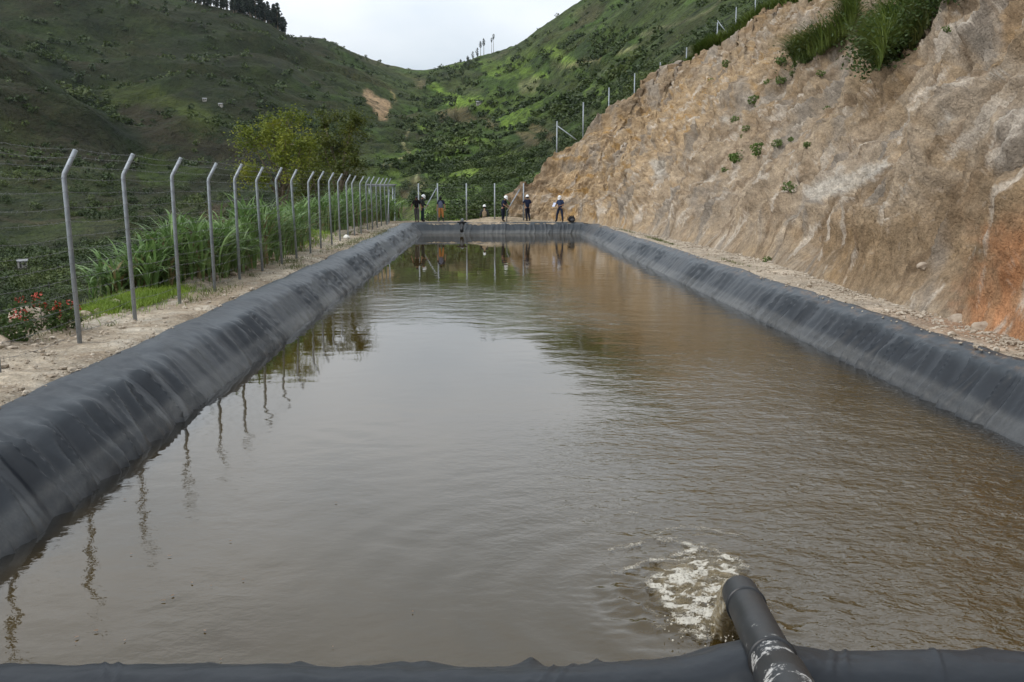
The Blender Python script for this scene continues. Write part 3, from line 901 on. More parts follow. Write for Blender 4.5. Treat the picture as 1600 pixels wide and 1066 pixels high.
    V = np.empty((len(tp), len(s), 3))
    oo = Wt + und2[None] * sstep(0.6, 1.0, o) - d * 0.75
    V[..., 0] = P[None, :, 0] + N[None, :, 0] * oo
    V[..., 1] = P[None, :, 1] + N[None, :, 1] * oo
    V[..., 2] = hz[:, None] + und[None] * tr * (1 - 0.7 * near_side[None]) + d * 0.75 + hump[None] * tr
    V = np.concatenate([V, V[:, :1]], 1)
    C = np.zeros(V.shape)
    s2 = np.concatenate([s, s[:1]]); 
    dust_sheen = sstep(0.42, 0.62, o) * (0.45 + 0.5 * sstep(-0.4, 0.4, fbm(sm / 1.2, o / 0.4, 12, 3))) + 0.06 + 0.22 * f1 * slope + 0.10 * np.maximum(0, f3)
    dust_sheen = dust_sheen * (1 - 0.9 * near_side[None]) + 0.75 * sstep(16, 50, P[:, 1])[None]  # far part also paled: a blue-grey sheen painted into the colour
    silt = (1 - sstep(0.0, 0.17 , o + 0.05 * perlin(sm / 1.5, 0.5, 2))) * sstep(-0.05, 0.02, o)
    wedge = np.exp(-((o - 0.15) / 0.05) ** 2) * 0.25
    silt = np.clip(silt * 0.5 * (0.55 + 0.45 * sstep(8, 26, P[:, 1]))[None] + wedge, 0, 1)
    mud = sstep(0.55, 0.85, o) * sstep(0.0, 0.5, fbm(sm / 0.5, o / 0.2, 19, 3)) * (N[:, 0] > 0.5)[None]
    for q, a in enumerate((dust_sheen, silt, mud)):
        a = a * (0.44 if q == 0 else 1.0); C[..., q] = np.concatenate([a, a[:, :1]], 1)
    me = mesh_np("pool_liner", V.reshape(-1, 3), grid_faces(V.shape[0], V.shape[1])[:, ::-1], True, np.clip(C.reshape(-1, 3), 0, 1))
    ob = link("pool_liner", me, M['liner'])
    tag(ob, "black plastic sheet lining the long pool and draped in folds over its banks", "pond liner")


liner()

# ------------------------------------------------------------------ blades, leaves, rocks
def blades(base, hgt, lean, wid, seg=4, curl=1.0, azim=None, rg=rng):
    """curved tapering leaf strips; base (n,3), hgt/lean/wid (n,)"""
    n = len(base)
    az = rg.uniform(0, 2 * math.pi, n) if azim is None else azim
    t = np.linspace(0, 1, seg + 1)
    dx = np.cos(az)[:, None] * lean[:, None] * (t ** (1 + curl))[None]
    dy = np.sin(az)[:, None] * lean[:, None] * (t ** (1 + curl))[None]
    dz = hgt[:, None] * (t[None] - 0.45 * (lean / (hgt + 1e-6))[:, None].clip(0, 1.2) * t[None] ** 3)
    C = np.stack([base[:, None, 0] + dx, base[:, None, 1] + dy, base[:, None, 2] + dz], -1)
    tw = az + math.pi / 2 + rg.uniform(-0.6, 0.6, n)
    sd = np.stack([np.cos(tw), np.sin(tw), np.zeros(n)], -1)[:, None]
    w = wid[:, None] * np.sin(np.pi * (0.18 + 0.82 * t) ** 0.9)[None].clip(0.03)
    A = C - sd * w[..., None] / 2; Bq = C + sd * w[..., None] / 2
    V = np.stack([A, Bq], 2).reshape(-1, 3)
    i = (np.arange(n) * (seg + 1) * 2)[:, None] + np.arange(seg)[None] * 2
    Fq = np.stack([i, i + 1, i + 3, i + 2], -1).reshape(-1, 4)
    return V, Fq


def leaves(cen, size, rg=rng, aspect=0.5, updir=0.3):
    """one small rhombic leaf per centre, random attitude"""
    n = len(cen)
    a = rg.normal(size=(n, 3)); a[:, 2] *= 0.6; a /= np.linalg.norm(a, axis=1)[:, None]
    b = rg.normal(size=(n, 3)); b[:, 2] += updir; b = np.cross(a, b); b /= np.linalg.norm(b, axis=1)[:, None] + 1e-9
    L_ = (np.asarray(size) * rg.uniform(0.7, 1.3, n))[:, None]
    W_ = L_ * aspect
    V = np.stack([cen - a * L_ / 2, cen + b * W_ / 2, cen + a * L_ / 2, cen - b * W_ / 2], 1).reshape(-1, 3)
    return V, np.arange(n * 4).reshape(n, 4)


def ball(n, rg=rng):
    d = rg.normal(size=(n, 3)); d /= np.linalg.norm(d, axis=1)[:, None]
    return d * rg.uniform(0.25, 1, n)[:, None] ** 0.5


def icos(sub=2):
    bm = bmesh.new(); bmesh.ops.create_icosphere(bm, subdivisions=sub, radius=1)
    bm.verts.ensure_lookup_table()
    V = np.array([v.co for v in bm.verts]); Fc = np.array([[v.index for v in f.verts] for f in bm.faces]); bm.free()
    return V, Fc


ICO1, ICOF1 = icos(1); ICO2, ICOF2 = icos(2); ICO3, ICOF3 = icos(3)


def rock_mesh(name, seed, dims, sub=3):
    V, Fc = (ICO3, ICOF3) if sub == 3 else (ICO2, ICOF2)
    V = V.copy()
    rg = np.random.default_rng(seed)
    for _ in range(9):                                   # chipped planes
        d = rg.normal(size=3); d /= np.linalg.norm(d); h_ = rg.uniform(0.55, 0.85)
        q = V @ d; V = V - np.maximum(q - h_, 0)[:, None] * d * 0.9
    V = V * (1 + 0.10 * fbm(V[:, 0] * 1.6 + seed, V[:, 1] * 1.6, V[:, 2] * 1.6, 4))[:, None]
    return mesh_np(name, V * np.asarray(dims), Fc, False)


def gz(x, y): return float(ground_z(np.array([x]), np.array([y]))[0])


# loose stones on the gravel strips and along the foot of the bank
n = 7400
gx = np.concatenate([rng.uniform(-7.3, -5.0, 3400), rng.uniform(6.95, 8.0, 1300), rng.uniform(-5, 7, 500), 7.85 + rng.normal(size=2200) * .22])
gy = np.concatenate([8 + 58 * rng.uniform(0, 1, 3400) ** 1.6, 9 + 50 * rng.uniform(0, 1, 1300) ** 1.5, rng.uniform(65.1, 68.4, 500), 11 + 48 * rng.uniform(0, 1, 2200) ** 1.5])
gs = 0.011 + 0.022 * rng.uniform(0, 1, n) ** 3 + 0.03 * (rng.uniform(0, 1, n) > 0.97)
gs *= np.where(gx < -6.6, 1.5, 1.0)
gs[-2200:] *= rng.uniform(.6, 1.9, 2200); gx[-2200:] += np.interp(gy[-2200:], toe[:, 1], toe[:, 0]) - 7.95 - .1
g_z = ground_z(gx, gy)
R = rng.normal(size=(n, 3)) * 0.25 + 1
V = (ICO1[None] * (R * gs[:, None] * np.array([1.2, 1.2, 0.75]))[:, None] * rng.uniform(0.75, 1.2, (n, len(ICO1), 1))
     + np.stack([gx, gy, g_z + gs * 0.3], -1)[:, None]).reshape(-1, 3)
Fc = (ICOF1[None] + (np.arange(n) * len(ICO1))[:, None, None]).reshape(-1, 3)
o = link("loose_gravel", mesh_np("loose_gravel", V, Fc, False), M['stone']); tag(o, "pale loose gravel scattered on the bare strips beside the pool liner", "gravel", kind='stuff')

# boulders and rubble: (picture x, y, width, height, depth scale, label)
RK = [(50, 505, 0.80, 0.52, "large tan boulder among the red flowers left of the nearest fence post"),
      (78, 512, 0.26, 0.16, "small flat stone leaning on the large tan boulder"),
      (6, 536, 0.30, 0.22, "pale grey stone at the left edge of the gravel strip"),
      (100, 470, 0.30, 0.20, "grey white stone half hidden behind the nearest fence post")]
for i, (px, py, w, h_, lab) in enumerate(RK):
    p = atz(px, py + 4, 0.0)
    o = link("boulder", rock_mesh("boulder", 30 + i, (w / 2, w / 2.4, h_ / 2)), M['rock'])
    o.location = (p[0], p[1], gz(p[0], p[1]) + h_ * 0.28); o.rotation_euler = (0.2, 0.1, i * 1.3)
    tag(o, lab, "rock")
rub = [(140, 492, .3, .2), (160, 486, .22, .15), (335, 432, .4, .24), (410, 405, .5, .36), (355, 422, .55, .32), (342, 432, .35, .2), (400, 410, .6, .36), (385, 418, .4, .22), (424, 402, .5, .3), (440, 398, .45, .28), (452, 392, .4, .25), (470, 388, .5, .28), (486, 383, .5, .3), (500, 378, .45, .25), (518, 375, .4, .22), (320, 440, .35, .18), (300, 448, .3, .18), (433, 404, .3, .16), (372, 428, .25, .15), (560, 366, .5, .3), (578, 362, .5, .28)]
rms = [rock_mesh("rubble_rock", 60 + i, (.5, .42, .5), 2) for i in range(5)]
for i, (px, py, w, h_) in enumerate(rub):
    p = atz(px - 6, py, 0.05)
    o = link("rubble_rock", rms[i % 5], M['rock']); o.location = (p[0], p[1], 0.0 + h_ * 0.22); o.scale = (w, w, h_); o.rotation_euler = (0, 0, i * 2.1)
    tag(o, "pale rubble rock lying in the row along the fence posts", "rock", "rubble rocks along the fence line")
p = atz(542, 374, 0.0)
o = link("white_stone", rock_mesh("white_stone", 91, (.16, .14, .14), 2), simple('white_stone', (0.75, 0.74, 0.70), (0.6, 0.58, 0.52), 8)); o.location = (p[0], p[1], 0.08)
tag(o, "small bright white stone at the foot of a distant fence post", "rock")
for i, (px, py, w, h_, lab) in enumerate([(1495, 500, .34, .2, "smooth pale stone at the foot of the orange earth"), (1535, 512, .36, .22, "grey white stone half buried in the orange earth of the bank"), (1442, 418, .26, .2, "pale stone jutting from the bank above the gravel strip")]):
    q = on_cut(px, py)
    o = link("boulder", rock_mesh("boulder", 120 + i, (w / 2, w / 2.2, h_ / 2)), M['rock']); o.location = q; o.rotation_euler = (0.1, -0.3, i)
    tag(o, lab, "rock")


# short grass: bright turf behind the fence, tufts on the strip, verge at the far end
def grass(name, pts, hgt, wid, mat, label, lean=0.5, seg=3):
    pts = np.asarray(pts); n = len(pts)
    hh = hgt * rng.uniform(0.5, 1.25, n)
    V, Fq = blades(pts, hh, hh * lean * rng.uniform(0.3, 1.6, n), wid * rng.uniform(0.7, 1.3, n), seg)
    o = link(name, mesh_np(name, V, Fq, True), mat)
    return tag(o, label, "grass", kind='stuff')


def patch(cx, cy, rx, ry, n):
    a = rng.normal(size=(n, 2)) * 0.5
    x = cx + a[:, 0] * rx; y = cy + a[:, 1] * ry
    kk = fbm(x / 0.5, y / 0.5, 3, 2) > -0.25
    x = x[kk]; y = y[kk]
    return np.stack([x, y, ground_z(x, y) - 0.01], -1)


pp = []
for px, py, rx, ry, n in [(215, 480, .75, 2.4, 5200), (180, 492, .6, 1.4, 2600), (262, 470, .6, 1.6, 2600), (150, 480, .6, 1.8, 2000)]:
    p = atz(px, py, 0); pp.append(patch(p[0] - 0.45, p[1] + 0.8, rx, ry, n))
grass("short_grass", np.concatenate(pp), 0.20, 0.010, M['grass_bright'], "short bright green grass spread behind the second and third fence posts", 0.6)
pp = [patch(-7.5, 41, .9, 5.0, 5200), patch(-7.0, 38, .6, 3, 1400)]
q = np.concatenate(pp); q[:, 2] += 0.42 * np.exp(-((q[:, 0] + 7.6) / 1.0) ** 2 - ((q[:, 1] - 41) / 4.5) ** 2)
grass("grass_mound", q, 0.26, 0.018, M['grass_bright'], "bright green grass mound behind the middle fence posts", 0.6)
pp = [patch(-6.6, 24, .35, 5, 500), patch(-6.9, 30, .4, 6, 1500), patch(-6.9, 19, .35, 3, 700), patch(-6.5, 37, .4, 8, 1200), patch(-6.4, 50, .4, 9, 1500), patch(-6.7, 15.5, .4, 1.2, 130)]
for px, py, rx, ry, n in [(452, 410, .5, 2.0, 500), (462, 418, .3, 1.2, 260), (540, 382, .5, 4, 700), (560, 376, .4, 4, 500), (515, 390, .3, 2, 220), (330, 462, .35, .8, 160), (350, 452, .3, .7, 120), (320, 455, .25, .6, 120), (590, 366, .4, 5, 500), (110, 580, .05, .1, 14), (175, 510, .08, .12, 26), (300, 470, .2, .5, 90), (398, 432, .25, .6, 90), (600, 360, .5, 5, 500)]:
    p = atz(px, py, 0); pp.append(patch(p[0], p[1], rx, ry, n))
grass("grass_tufts", np.concatenate(pp), 0.13, 0.010, M['grass_dull'], "thin grass tufts sprouting from the gravel strip left of the liner", 0.8)
pp = [patch(7.55, 42, .15, 3.5, 700), patch(7.6, 30, .12, 2.5, 160), patch(7.5, 52, .15, 4, 300)]
grass("verge_grass", np.concatenate(pp), 0.12, 0.012, M['grass_dull'], "thin strip of low grass between the right liner and the earth bank", 0.8)
# rough slope grass beyond the edge, left, and beyond the far bank
x = rng.uniform(-19, -7.6, 15000); y = 3 + 68 * rng.uniform(0, 1, 15000) ** 1.2; kk = fbm(x / 2, y / 3, 1, 3) > -0.25
x, y = x[kk], y[kk]
grass("slope_grass", np.stack([x, y, ground_z(x, y) - 0.03], -1), 0.42, 0.030, M['grass_dull'], "rough grass covering the slope that falls away behind the left fence", 0.7)
x = rng.uniform(-9, 4.5, 9000); y = rng.uniform(69.0, 88, 9000)
zz = ground_z(x, y)
grass("far_verge_grass", np.stack([x, y, zz - 0.03], -1), 0.40, 0.06, M['grass_bright'], "bright grass on the ground behind the far end fence", 0.7)


# tall cane grass behind the fence
def cane_mesh(seed, n, H):
    rg = np.random.default_rng(seed)
    st = rg.normal(size=(n // 7 + 1, 2)) * np.array([0.24, 0.30])
    k = rg.integers(0, len(st), n)
    b = np.column_stack([st[k], np.zeros(n)])
    b[:, 2] = H * 0.55 * rg.uniform(0, 1, n) ** 1.2
    hh = (H - b[:, 2] * 0.75) * rg.uniform(0.5, 0.95, n)
    V, Fq = blades(b, hh, hh * rg.uniform(0.35, 1.25, n), rg.uniform(0.034, 0.078, n), 7, 1.2, rg=rg)
    return mesh_np("blades", V, Fq, True)


def stalk_mesh(seed, H):
    rg = np.random.default_rng(seed); mb = MB()
    for i in range(16):
        x, y = rg.normal(size=2) * np.array([0.24, 0.30])
        mb.tube([(x, y, -0.2), (x + rg.normal() * .03, y, H * .3), (x + rg.normal() * .08, y, H * .6)], [0.014, 0.012, 0.006], 5)
    return mb.mesh("stalks")


M['stalk'] = simple('cane_stalk', (0.16, 0.20, 0.07), (0.10, 0.13, 0.04), 6)
cm = [(cane_mesh(200 + i, 200, 1.7), stalk_mesh(220 + i, 1.7)) for i in range(4)]
dm_ = [cane_mesh(240 + i, 34, 1.35) for i in range(4)]
M['dead_grass'] = leafmat('dead_grass', [(.3, (.17, .13, .06)), (.7, (.33, .27, .14))], 2.0)
CL = [(190, 22.5, 1.1, -.4), (218, 22.2, 1.25, -.1), (246, 23.0, 1.45, -.3), (278, 23.6, 1.75, -.1), (292, 24.6, 1.95, -.4), (318, 25.2, 1.6, 0), (345, 26.2, 1.5, -.2), (366, 27.4, 1.7, -.1), (386, 28.6, 2.2, -.3), (402, 30.2, 2.1, 0), (420, 31.8, 1.8, -.2), (436, 33.6, 1.9, 0), (452, 35.2, 1.7, -.3), (470, 38.5, 1.9, -.5), (488, 47.0, 2.2, -.4), (503, 50, 2.4, -.2), (520, 53, 2.5, -.3), (538, 56, 2.5, -.2), (552, 58.5, 2.4, -.2), (566, 61.5, 2.3, -.2), (590, 66, 2.2, -.2), (604, 69, 2.0, 0)]
for i, (px, Y, h_, dx) in enumerate(CL):
    x = min(aty(px, 330, Y)[0] + dx * 0.5, -6.75 if Y < 60 else -6.4)
    e = empty("cane_grass_clump", (x, Y, gz(x, Y) - 0.05), i * 1.7)
    a, b = cm[i % 4]
    link("blades", a, M['cane'], e); link("stalks", b, M['stalk'], e); link("dead_blades", dm_[i % 4], M['dead_grass'], e)
    e.scale = (1.05, 1.05, h_ / 1.55)
    if Y > 45: e.scale = (1.5, 1.5, h_ / 1.6)
    if i == 4: lab = "tallest near clump of cane grass between the third and fourth fence posts"
    elif i == 0: lab = "low leftmost clump of cane grass behind the second fence post"
    else: lab = "clump of tall cane grass with arching blue green leaves behind the left fence"
    tag(e, lab, "tall grass", "cane grass clumps behind the left fence")


# leafy plants
def leafy(seed, n, r, h_, size, aspect=0.55):
    rg = np.random.default_rng(seed)
    c = ball(n, rg) * np.array([r, r, h_ / 2]) + np.array([0, 0, h_ / 2])
    c += 0.25 * r * np.stack([perlin(c[:, 0] / r * 1.5 + seed, c[:, 1] / r * 1.5, c[:, 2] / r), perlin(c[:, 0] / r * 1.5, c[:, 1] / r * 1.5 + seed, c[:, 2] / r), perlin(c[:, 0] / r, c[:, 1] / r, seed + c[:, 2] / r)], -1)
    keep = fbm(c[:, 0] / (0.45 * r) + seed, c[:, 1] / (0.45 * r), c[:, 2] / (0.45 * r), 2) > -0.22
    return leaves(c[keep], size, rg, aspect)


def stems(seed, n, r, h_, rad):
    rg = np.random.default_rng(seed); mb = MB()
    for i in range(n):
        a = rg.uniform(0, 6.28); q = rg.uniform(.3, .9)
        mb.tube([(0, 0, -.1), (math.cos(a) * r * .3 * q, math.sin(a) * r * .3 * q, h_ * .4), (math.cos(a) * r * q, math.sin(a) * r * q, h_ * .85)], [rad, rad * .7, rad * .3], 5)
    return mb.mesh("stems")


for i, (px, py, Y, r, h_, lab) in enumerate([(10, 480, 14.6, .34, .42, "red flowering plant at the left frame edge behind the gravel"),
                                            (62, 470, 16.0, .50, .55, "red flowering plant behind the large tan boulder"),
                                            (98, 478, 15.8, .30, .42, "red flowering plant just behind the nearest fence post"),
                                            (30, 462, 17.6, .55, .6, "red flowering plant farther back on the slope edge")]):
    p = aty(px, py, Y)
    e = empty("flowering_plant", (p[0], Y, gz(p[0], Y) - .02))
    V, Fq = leafy(300 + i, 900, r, h_, .07)
    link("leaves", mesh_np("leaves", V, Fq, False), M['leaf_dark'], e)
    link("stems", stems(310 + i, 9, r, h_, .008), M['bark'], e)
    rg = np.random.default_rng(320 + i); c = ball(11, rg) * np.array([r, r, h_ * .25]) + np.array([0, 0, h_ * .92])
    c = np.repeat(c, 8, 0) + rg.normal(size=(11 * 8, 3)) * np.array([.012, .012, .03])
    V, Fq = leaves(c, .045, rg, .6)
    tag(link("flowers", mesh_np("flowers", V, Fq, False), M['red_flower'], e), kind='stuff')
    tag(e, lab, "plant", "red flowering plants at the left edge")


def bush(px, Y, r, h_, n, lab, size=.16, mat='leaf_dark', z=None, group=None, name="bush"):
    x = aty(px, 330, Y)[0]
    e = empty(name, (x, Y, (gz(x, Y) if z is None else z) - .05))
    sd = int(px * 7 + Y)
    V, Fq = leafy(sd, n, r, h_, size)
    link("leaves", mesh_np("leaves", V, Fq, False), M[mat], e)
    link("stems", stems(sd + 1, 8, r * .8, h_ * .85, .02), M['bark'], e)
    return tag(e, lab, "bush", group)


bush(296, 36, 1.2, 2.2, 1400, "yellowish bush on the slope between the third and fourth fence posts", .13, 'leaf_olive')
bush(395, 46, 1.6, 2.0, 1200, "dark bush at the foot of the left olive tree", .16)
bush(470, 58, 2.0, 2.6, 1400, "dark bush filling the gap under the two olive trees", .18)
bush(540, 74, 2.2, 3.0, 2600, "dark bush behind the far part of the left fence", .2)
bush(590, 84, 2.4, 2.6, 1200, "leafy bush beyond the far left corner of the pool", .2, 'leaf_weed')
bush(640, 82, 1.8, 1.6, 900, "leafy green bush behind the two men at the far left corner", .2, 'leaf_weed')
bush(668, 78, 1.2, 1.2, 700, "small leafy green bush behind the leaning brace of the end fence", .18, 'leaf_weed')
bush(700, 92, 2.2, 2.0, 2200, "leafy bush behind the man in orange trousers", .16, 'leaf_weed')
bush(770, 100, 3.0, 2.6, 3200, "wide dark bush behind the white helmeted man in the tan vest", .17)
bush(810, 84, 1.2, 2.0, 700, "tall light green bush beside the end of the earth bank", .2, 'leaf_weed')
bush(793, 75, .7, .8, 260, "small dark shrub beside the post in front of the earth bank", .14)


# trees behind the fence
def tree(name, px, Y, top_py, crown_w, seed, lab, mat, nleaf, leaf):
    rg = np.random.default_rng(seed)
    x = aty(px, 300, Y)[0]; z0 = gz(x, Y) - .1
    H = aty(px, top_py, Y)[2] - z0
    e = empty(name, (x, Y, z0))
    mb = MB(); tips = []
    trunk = [(0, 0, 0), (rg.normal() * .1, 0, H * .15), (rg.normal() * .15, rg.normal() * .1, H * .3), (rg.normal() * .2, 0, H * .45)]
    mb.tube(trunk, [.17, .13, .11, .08], 8)
    br = MB()
    for i in range(13):
        a = i * 2.4 + rg.uniform(-.4, .4); f_ = rg.uniform(.12, .45)
        s0 = np.array([np.interp(f_, [0, .15, .3, .45], [t[j] for t in trunk]) for j in range(2)] + [f_ * H])
        ht = H * rg.uniform(.42, .97); R_ = crown_w * .5 * math.sqrt(max(.1, 1 - ((ht / H - .55) / .5) ** 2)) * rg.uniform(.55, 1.0)
        e1 = np.array([math.cos(a) * R_, math.sin(a) * R_ * .9, ht])
        m1 = s0 * .5 + e1 * .5 + rg.normal(size=3) * .2 + np.array([0, 0, .1 * H * .3])
        br.tube([s0, m1, e1], [.06, .04, .012], 6)
        tips += [e1, m1 * .35 + e1 * .65]
        for j in range(3):
            e2 = e1 * .75 + m1 * .25 + rg.normal(size=3) * np.array([.5, .5, .45]) * crown_w * .22
            br.tube([m1 * .4 + e1 * .6, e2], [.025, .008], 5); tips.append(e2)
    link("trunk", mb.mesh("trunk"), M['bark'], e)
    link("branches", br.mesh("branches"), M['bark'], e)
    tips = np.array(tips); k_ = rg.integers(0, len(tips), nleaf)
    rad = rg.uniform(.16, .46, len(tips))
    c = tips[k_] + rg.normal(size=(nleaf, 3)) * rad[k_][:, None] * np.array([.75, .75, .6])
    c = c[c[:, 2] > H * .16]
    V, Fq = leaves(c, leaf, rg, .5)
    link("crown", mesh_np("crown", V, Fq, False), M[mat], e)
    return tag(e, lab, "tree")


tree("olive_green_tree", 440, 50, 158, 4.0, 41, "loose yellow green tree behind the fence, the left and paler of the two", 'leaf_olive', 8000, .15)
tree("olive_green_tree", 532, 64, 156, 3.6, 45, "rounder darker olive tree behind the fence, right of the yellow green one", 'leaf_olive_dull', 8000, .17)
tree("olive_green_tree", 486, 58, 235, 2.4, 47, "low tree between the yellow green tree and the rounder olive tree", 'leaf_olive_dull', 4000, .16)

# ------------------------------------------------------------------ fences
def wire_pts(P0, P1, n, sag, rg):
    t = np.linspace(0, 1, n)[:, None]
    P = P0 * (1 - t) + P1 * t
    P[:, 2] -= sag * 4 * t[:, 0] * (1 - t[:, 0])
    return P


LPX = -5.92
LY = [14.63 + 2.48 * (i - 2) for i in range(23)]
fence = empty("barbed_wire_fence", (LPX, LY[0], 0))
tag(fence, "long grey steel post fence with barbed wire along the left bank, post tops bent inward", "fence")
pm = MB()
pm.tube([(0, 0, -.3), (0, 0, 2.42), (0.012, 0, 2.47), (.20, 0, 2.80)], .035, 10)
post_me = pm.mesh("fence_post")
rg = np.random.default_rng(5)
plean = {}
for i, y in enumerate(LY):
    o = link("fence_post", post_me, M['steel'], fence)
    o.location = (rg.normal() * .02, y - LY[0], rg.normal() * .02)
    lean = rg.normal() * .013 - .012
    o.rotation_euler = (rg.normal() * .006, lean, rg.normal() * .05)
    plean[i] = (o.location.x, lean)
b = MB(); b.tube([(0.12, -2.6, -.1), (0.02, -.05, 2.1)], .03, 8)
o = b.build("brace", M['steel'], fence); o.location = (0, LY[-1] - LY[0], 0)


def barbed(mb, A, Bp, rg, bf=True, sag=.02, r=.0022):
    P = wire_pts(np.array(A, float), np.array(Bp, float), 7, sag, rg)
    mb.tube(P, r, 4, False)
    if bf:
        L_ = np.linalg.norm(np.array(Bp) - np.array(A)); k = int(L_ / .14)
        for t in (np.arange(k) + .5) / k:
            c = np.array(A) * (1 - t) + np.array(Bp) * t; c[2] -= sag * 4 * t * (1 - t)
            d = rg.normal(size=3) * .018; d2 = rg.normal(size=3) * .018
            mb.tube([c - d, c + d], .0016, 3, False); mb.tube([c - d2, c + d2], .0016, 3, False)


wz = [.18, .37, .56, .76, .96, 1.16, 1.36, 1.56, 1.76, 1.97, 2.18, 2.38]
wat = [(z, .045) for z in wz] + [(2.55, .10), (2.68, .17), (2.79, .225)]
for z, dx in wat:
    mb = MB()
    for i in range(len(LY) - 1):
        (x0, l0), (x1, l1) = plean[i], plean[i + 1]
        barbed(mb, (x0 + dx + math.sin(l0) * z, LY[i] - LY[0], z), (x1 + dx + math.sin(l1) * z, LY[i + 1] - LY[0], z + rg.normal() * .005), rg, i < 8, .015 + abs(rg.normal()) * .015)
    mb.build("barbed_wire", M['wire'], fence)

# fence across the far end
ef = empty("end_fence", (0, 66.9, 0)); tag(ef, "straight steel post fence with thin wires across the far end of the pool", "fence")
pm = MB(); pm.tube([(0, 0, -.3), (0, 0, 2.52)], .045, 8); pe = pm.mesh("fence_post")
ex = [aty(px, 330, 66.9)[0] for px in (652, 684, 729, 773, 818)]
for i, x in enumerate(ex):
    o = link("fence_post", pe, M['steel'], ef); o.location = (x, 1.6 if i == 0 else 0, 0)
for (pa, pb) in (((682, 294), (662, 330)), ((812, 296), (792, 330))):
    A = aty(*pa, 66.75) - np.array([0, 66.9, 0]); Bq = aty(*pb, 66.4) - np.array([0, 66.9, 0])
    mb = MB(); D = Bq - A; mb.tube([A, A + D * 1.0, A + D * 1.0 + np.array([-.02, 0, -.75])], .038, 8); mb.build("brace", M['steel'], ef)
for z in (.2, .5, .8, 1.1, 1.4, 1.7, 2.0, 2.25, 2.45):
    mb = MB()
    A = [(-5.9, 0, z)] + [(x, 1.6 if i == 0 else 0, z) for i, x in enumerate(ex)]
    for a, c in zip(A[:-1], A[1:]): barbed(mb, a, c, rg, False, .02, .003)
    mb.build("wire", M['wire'], ef)

# fence climbing the crest of the cut
uf = empty("hillside_fence", (0, 0, 0)); tag(uf, "steel post fence climbing the grassy crest above the earth bank", "fence")
UPST = [(870, 241, 73.6, 2.35), (911, 209, 76, 2.3), (951, 184, 79.5, 2.3), (991, 158, 83, 2.2), (1031, 136, 85, 2.0), (1072, 112, 87, 2.0), (1120, 76, 85, 2.1), (1149, 58, 85, 2.4), (1179, 40, 84, 2.6), (1209, 24, 83, 2.6), (1241, 14, 82, 2.4)]
tops = []
for px, py, Y, h_ in UPST:
    p = aty(px, py, Y)
    mb = MB(); mb.tube([(0, 0, -1.2), (0, 0, h_)], .048, 8)
    o = mb.build("fence_post", M['steel'], uf); o.location = p; tops.append((p, h_))
for (pa, pb, Y) in (((871, 197), (893, 213), 73.6), ((1121, 32), (1137, 54), 85)):
    A = aty(*pa, Y); Bq = aty(*pb, Y); mb = MB(); mb.tube([A, A * .0 + Bq, Bq + (Bq - A) * .35], .038, 8); mb.build("brace", M['steel'], uf)
for fz in (.15, .32, .49, .66, .83, .98):
    mb = MB()
    prevp = (np.array([ex[-1], 66.9, 0]), 2.5)
    for p, h_ in tops:
        barbed(mb, prevp[0] + np.array([0, 0, prevp[1] * fz]), p + np.array([0, 0, h_ * fz]), rg, False, .03, .0028); prevp = (p, h_)
    mb.build("wire", M['wire'], uf)

# ------------------------------------------------------------------ plants on the bank
def weed(px, py, r, lab, seed):
    q = on_cut(px, py)
    e = empty("weed", q)
    V, Fq = leafy(seed, int(150 + 400 * r), r, r * 1.5, max(.06, r * .34), .6)
    link("leaves", mesh_np("leaves", V, Fq, False), M['leaf_weed'], e)
    link("stems", stems(seed + 1, 5, r * .8, r * 1.2, .01), M['bark'], e)
    return tag(e, lab, "weed", "weeds on the earth bank")


W1 = "small green weed growing out of the bare earth bank"
for i, (px, py, wpx, lab) in enumerate([(1378, 145, 26, "broad leaved weed just below the large dark grassy bush"), (1186, 243, 26, "leafy weed at the upper right of the pair low on the bank"), (1152, 257, 24, "flat bright weed at the lower left of the pair low on the bank"),
        (1176, 163, 18, "dark green weed at the top of the short column of weeds"), (1184, 180, 16, "green weed in the middle of the short column of weeds"), (1202, 137, 16, W1), (1220, 132, 16, W1), (1220, 103, 18, "pale weed under the long grassy tuft"), (1238, 120, 10, W1), (1281, 209, 14, W1), (1292, 176, 12, W1),
        (1216, 232, 16, W1), (1260, 231, 12, W1), (1148, 193, 14, W1), (1166, 205, 12, W1), (1160, 218, 10, W1), (1111, 131, 10, W1), (1133, 272, 12, W1), (1133, 105, 14, W1), (1195, 423, 14, "thin upright weed at the foot of the bank"), (1282, 122, 14, W1), (1235, 222, 10, W1), (1345, 160, 10, W1), (1480, 52, 14, W1), (1232, 300, 20, "faint dry weed low on the bank")]):
    q = on_cut(px, py)
    weed(px, py, wpx / 2 / 1573 * q[1] * 1.1, lab, 500 + i)
# shrub at the crest
for (px, py, r, lab) in ((1168, 84, 22, "dark leafy shrub hanging on the edge below the crest fence"),):
    q = on_cut(px, py); rr = r / 1573 * q[1] * .62
    e = empty("bush", q - np.array([0, 0, rr * .7])); V, Fq = leafy(61, 900, rr, rr * 2.2, rr * .28, .5)
    link("leaves", mesh_np("leaves", V, Fq, False), M['leaf_dark'], e); link("stems", stems(62, 6, rr * .8, rr * 1.8, .02), M['bark'], e)
    tag(e, lab, "bush")


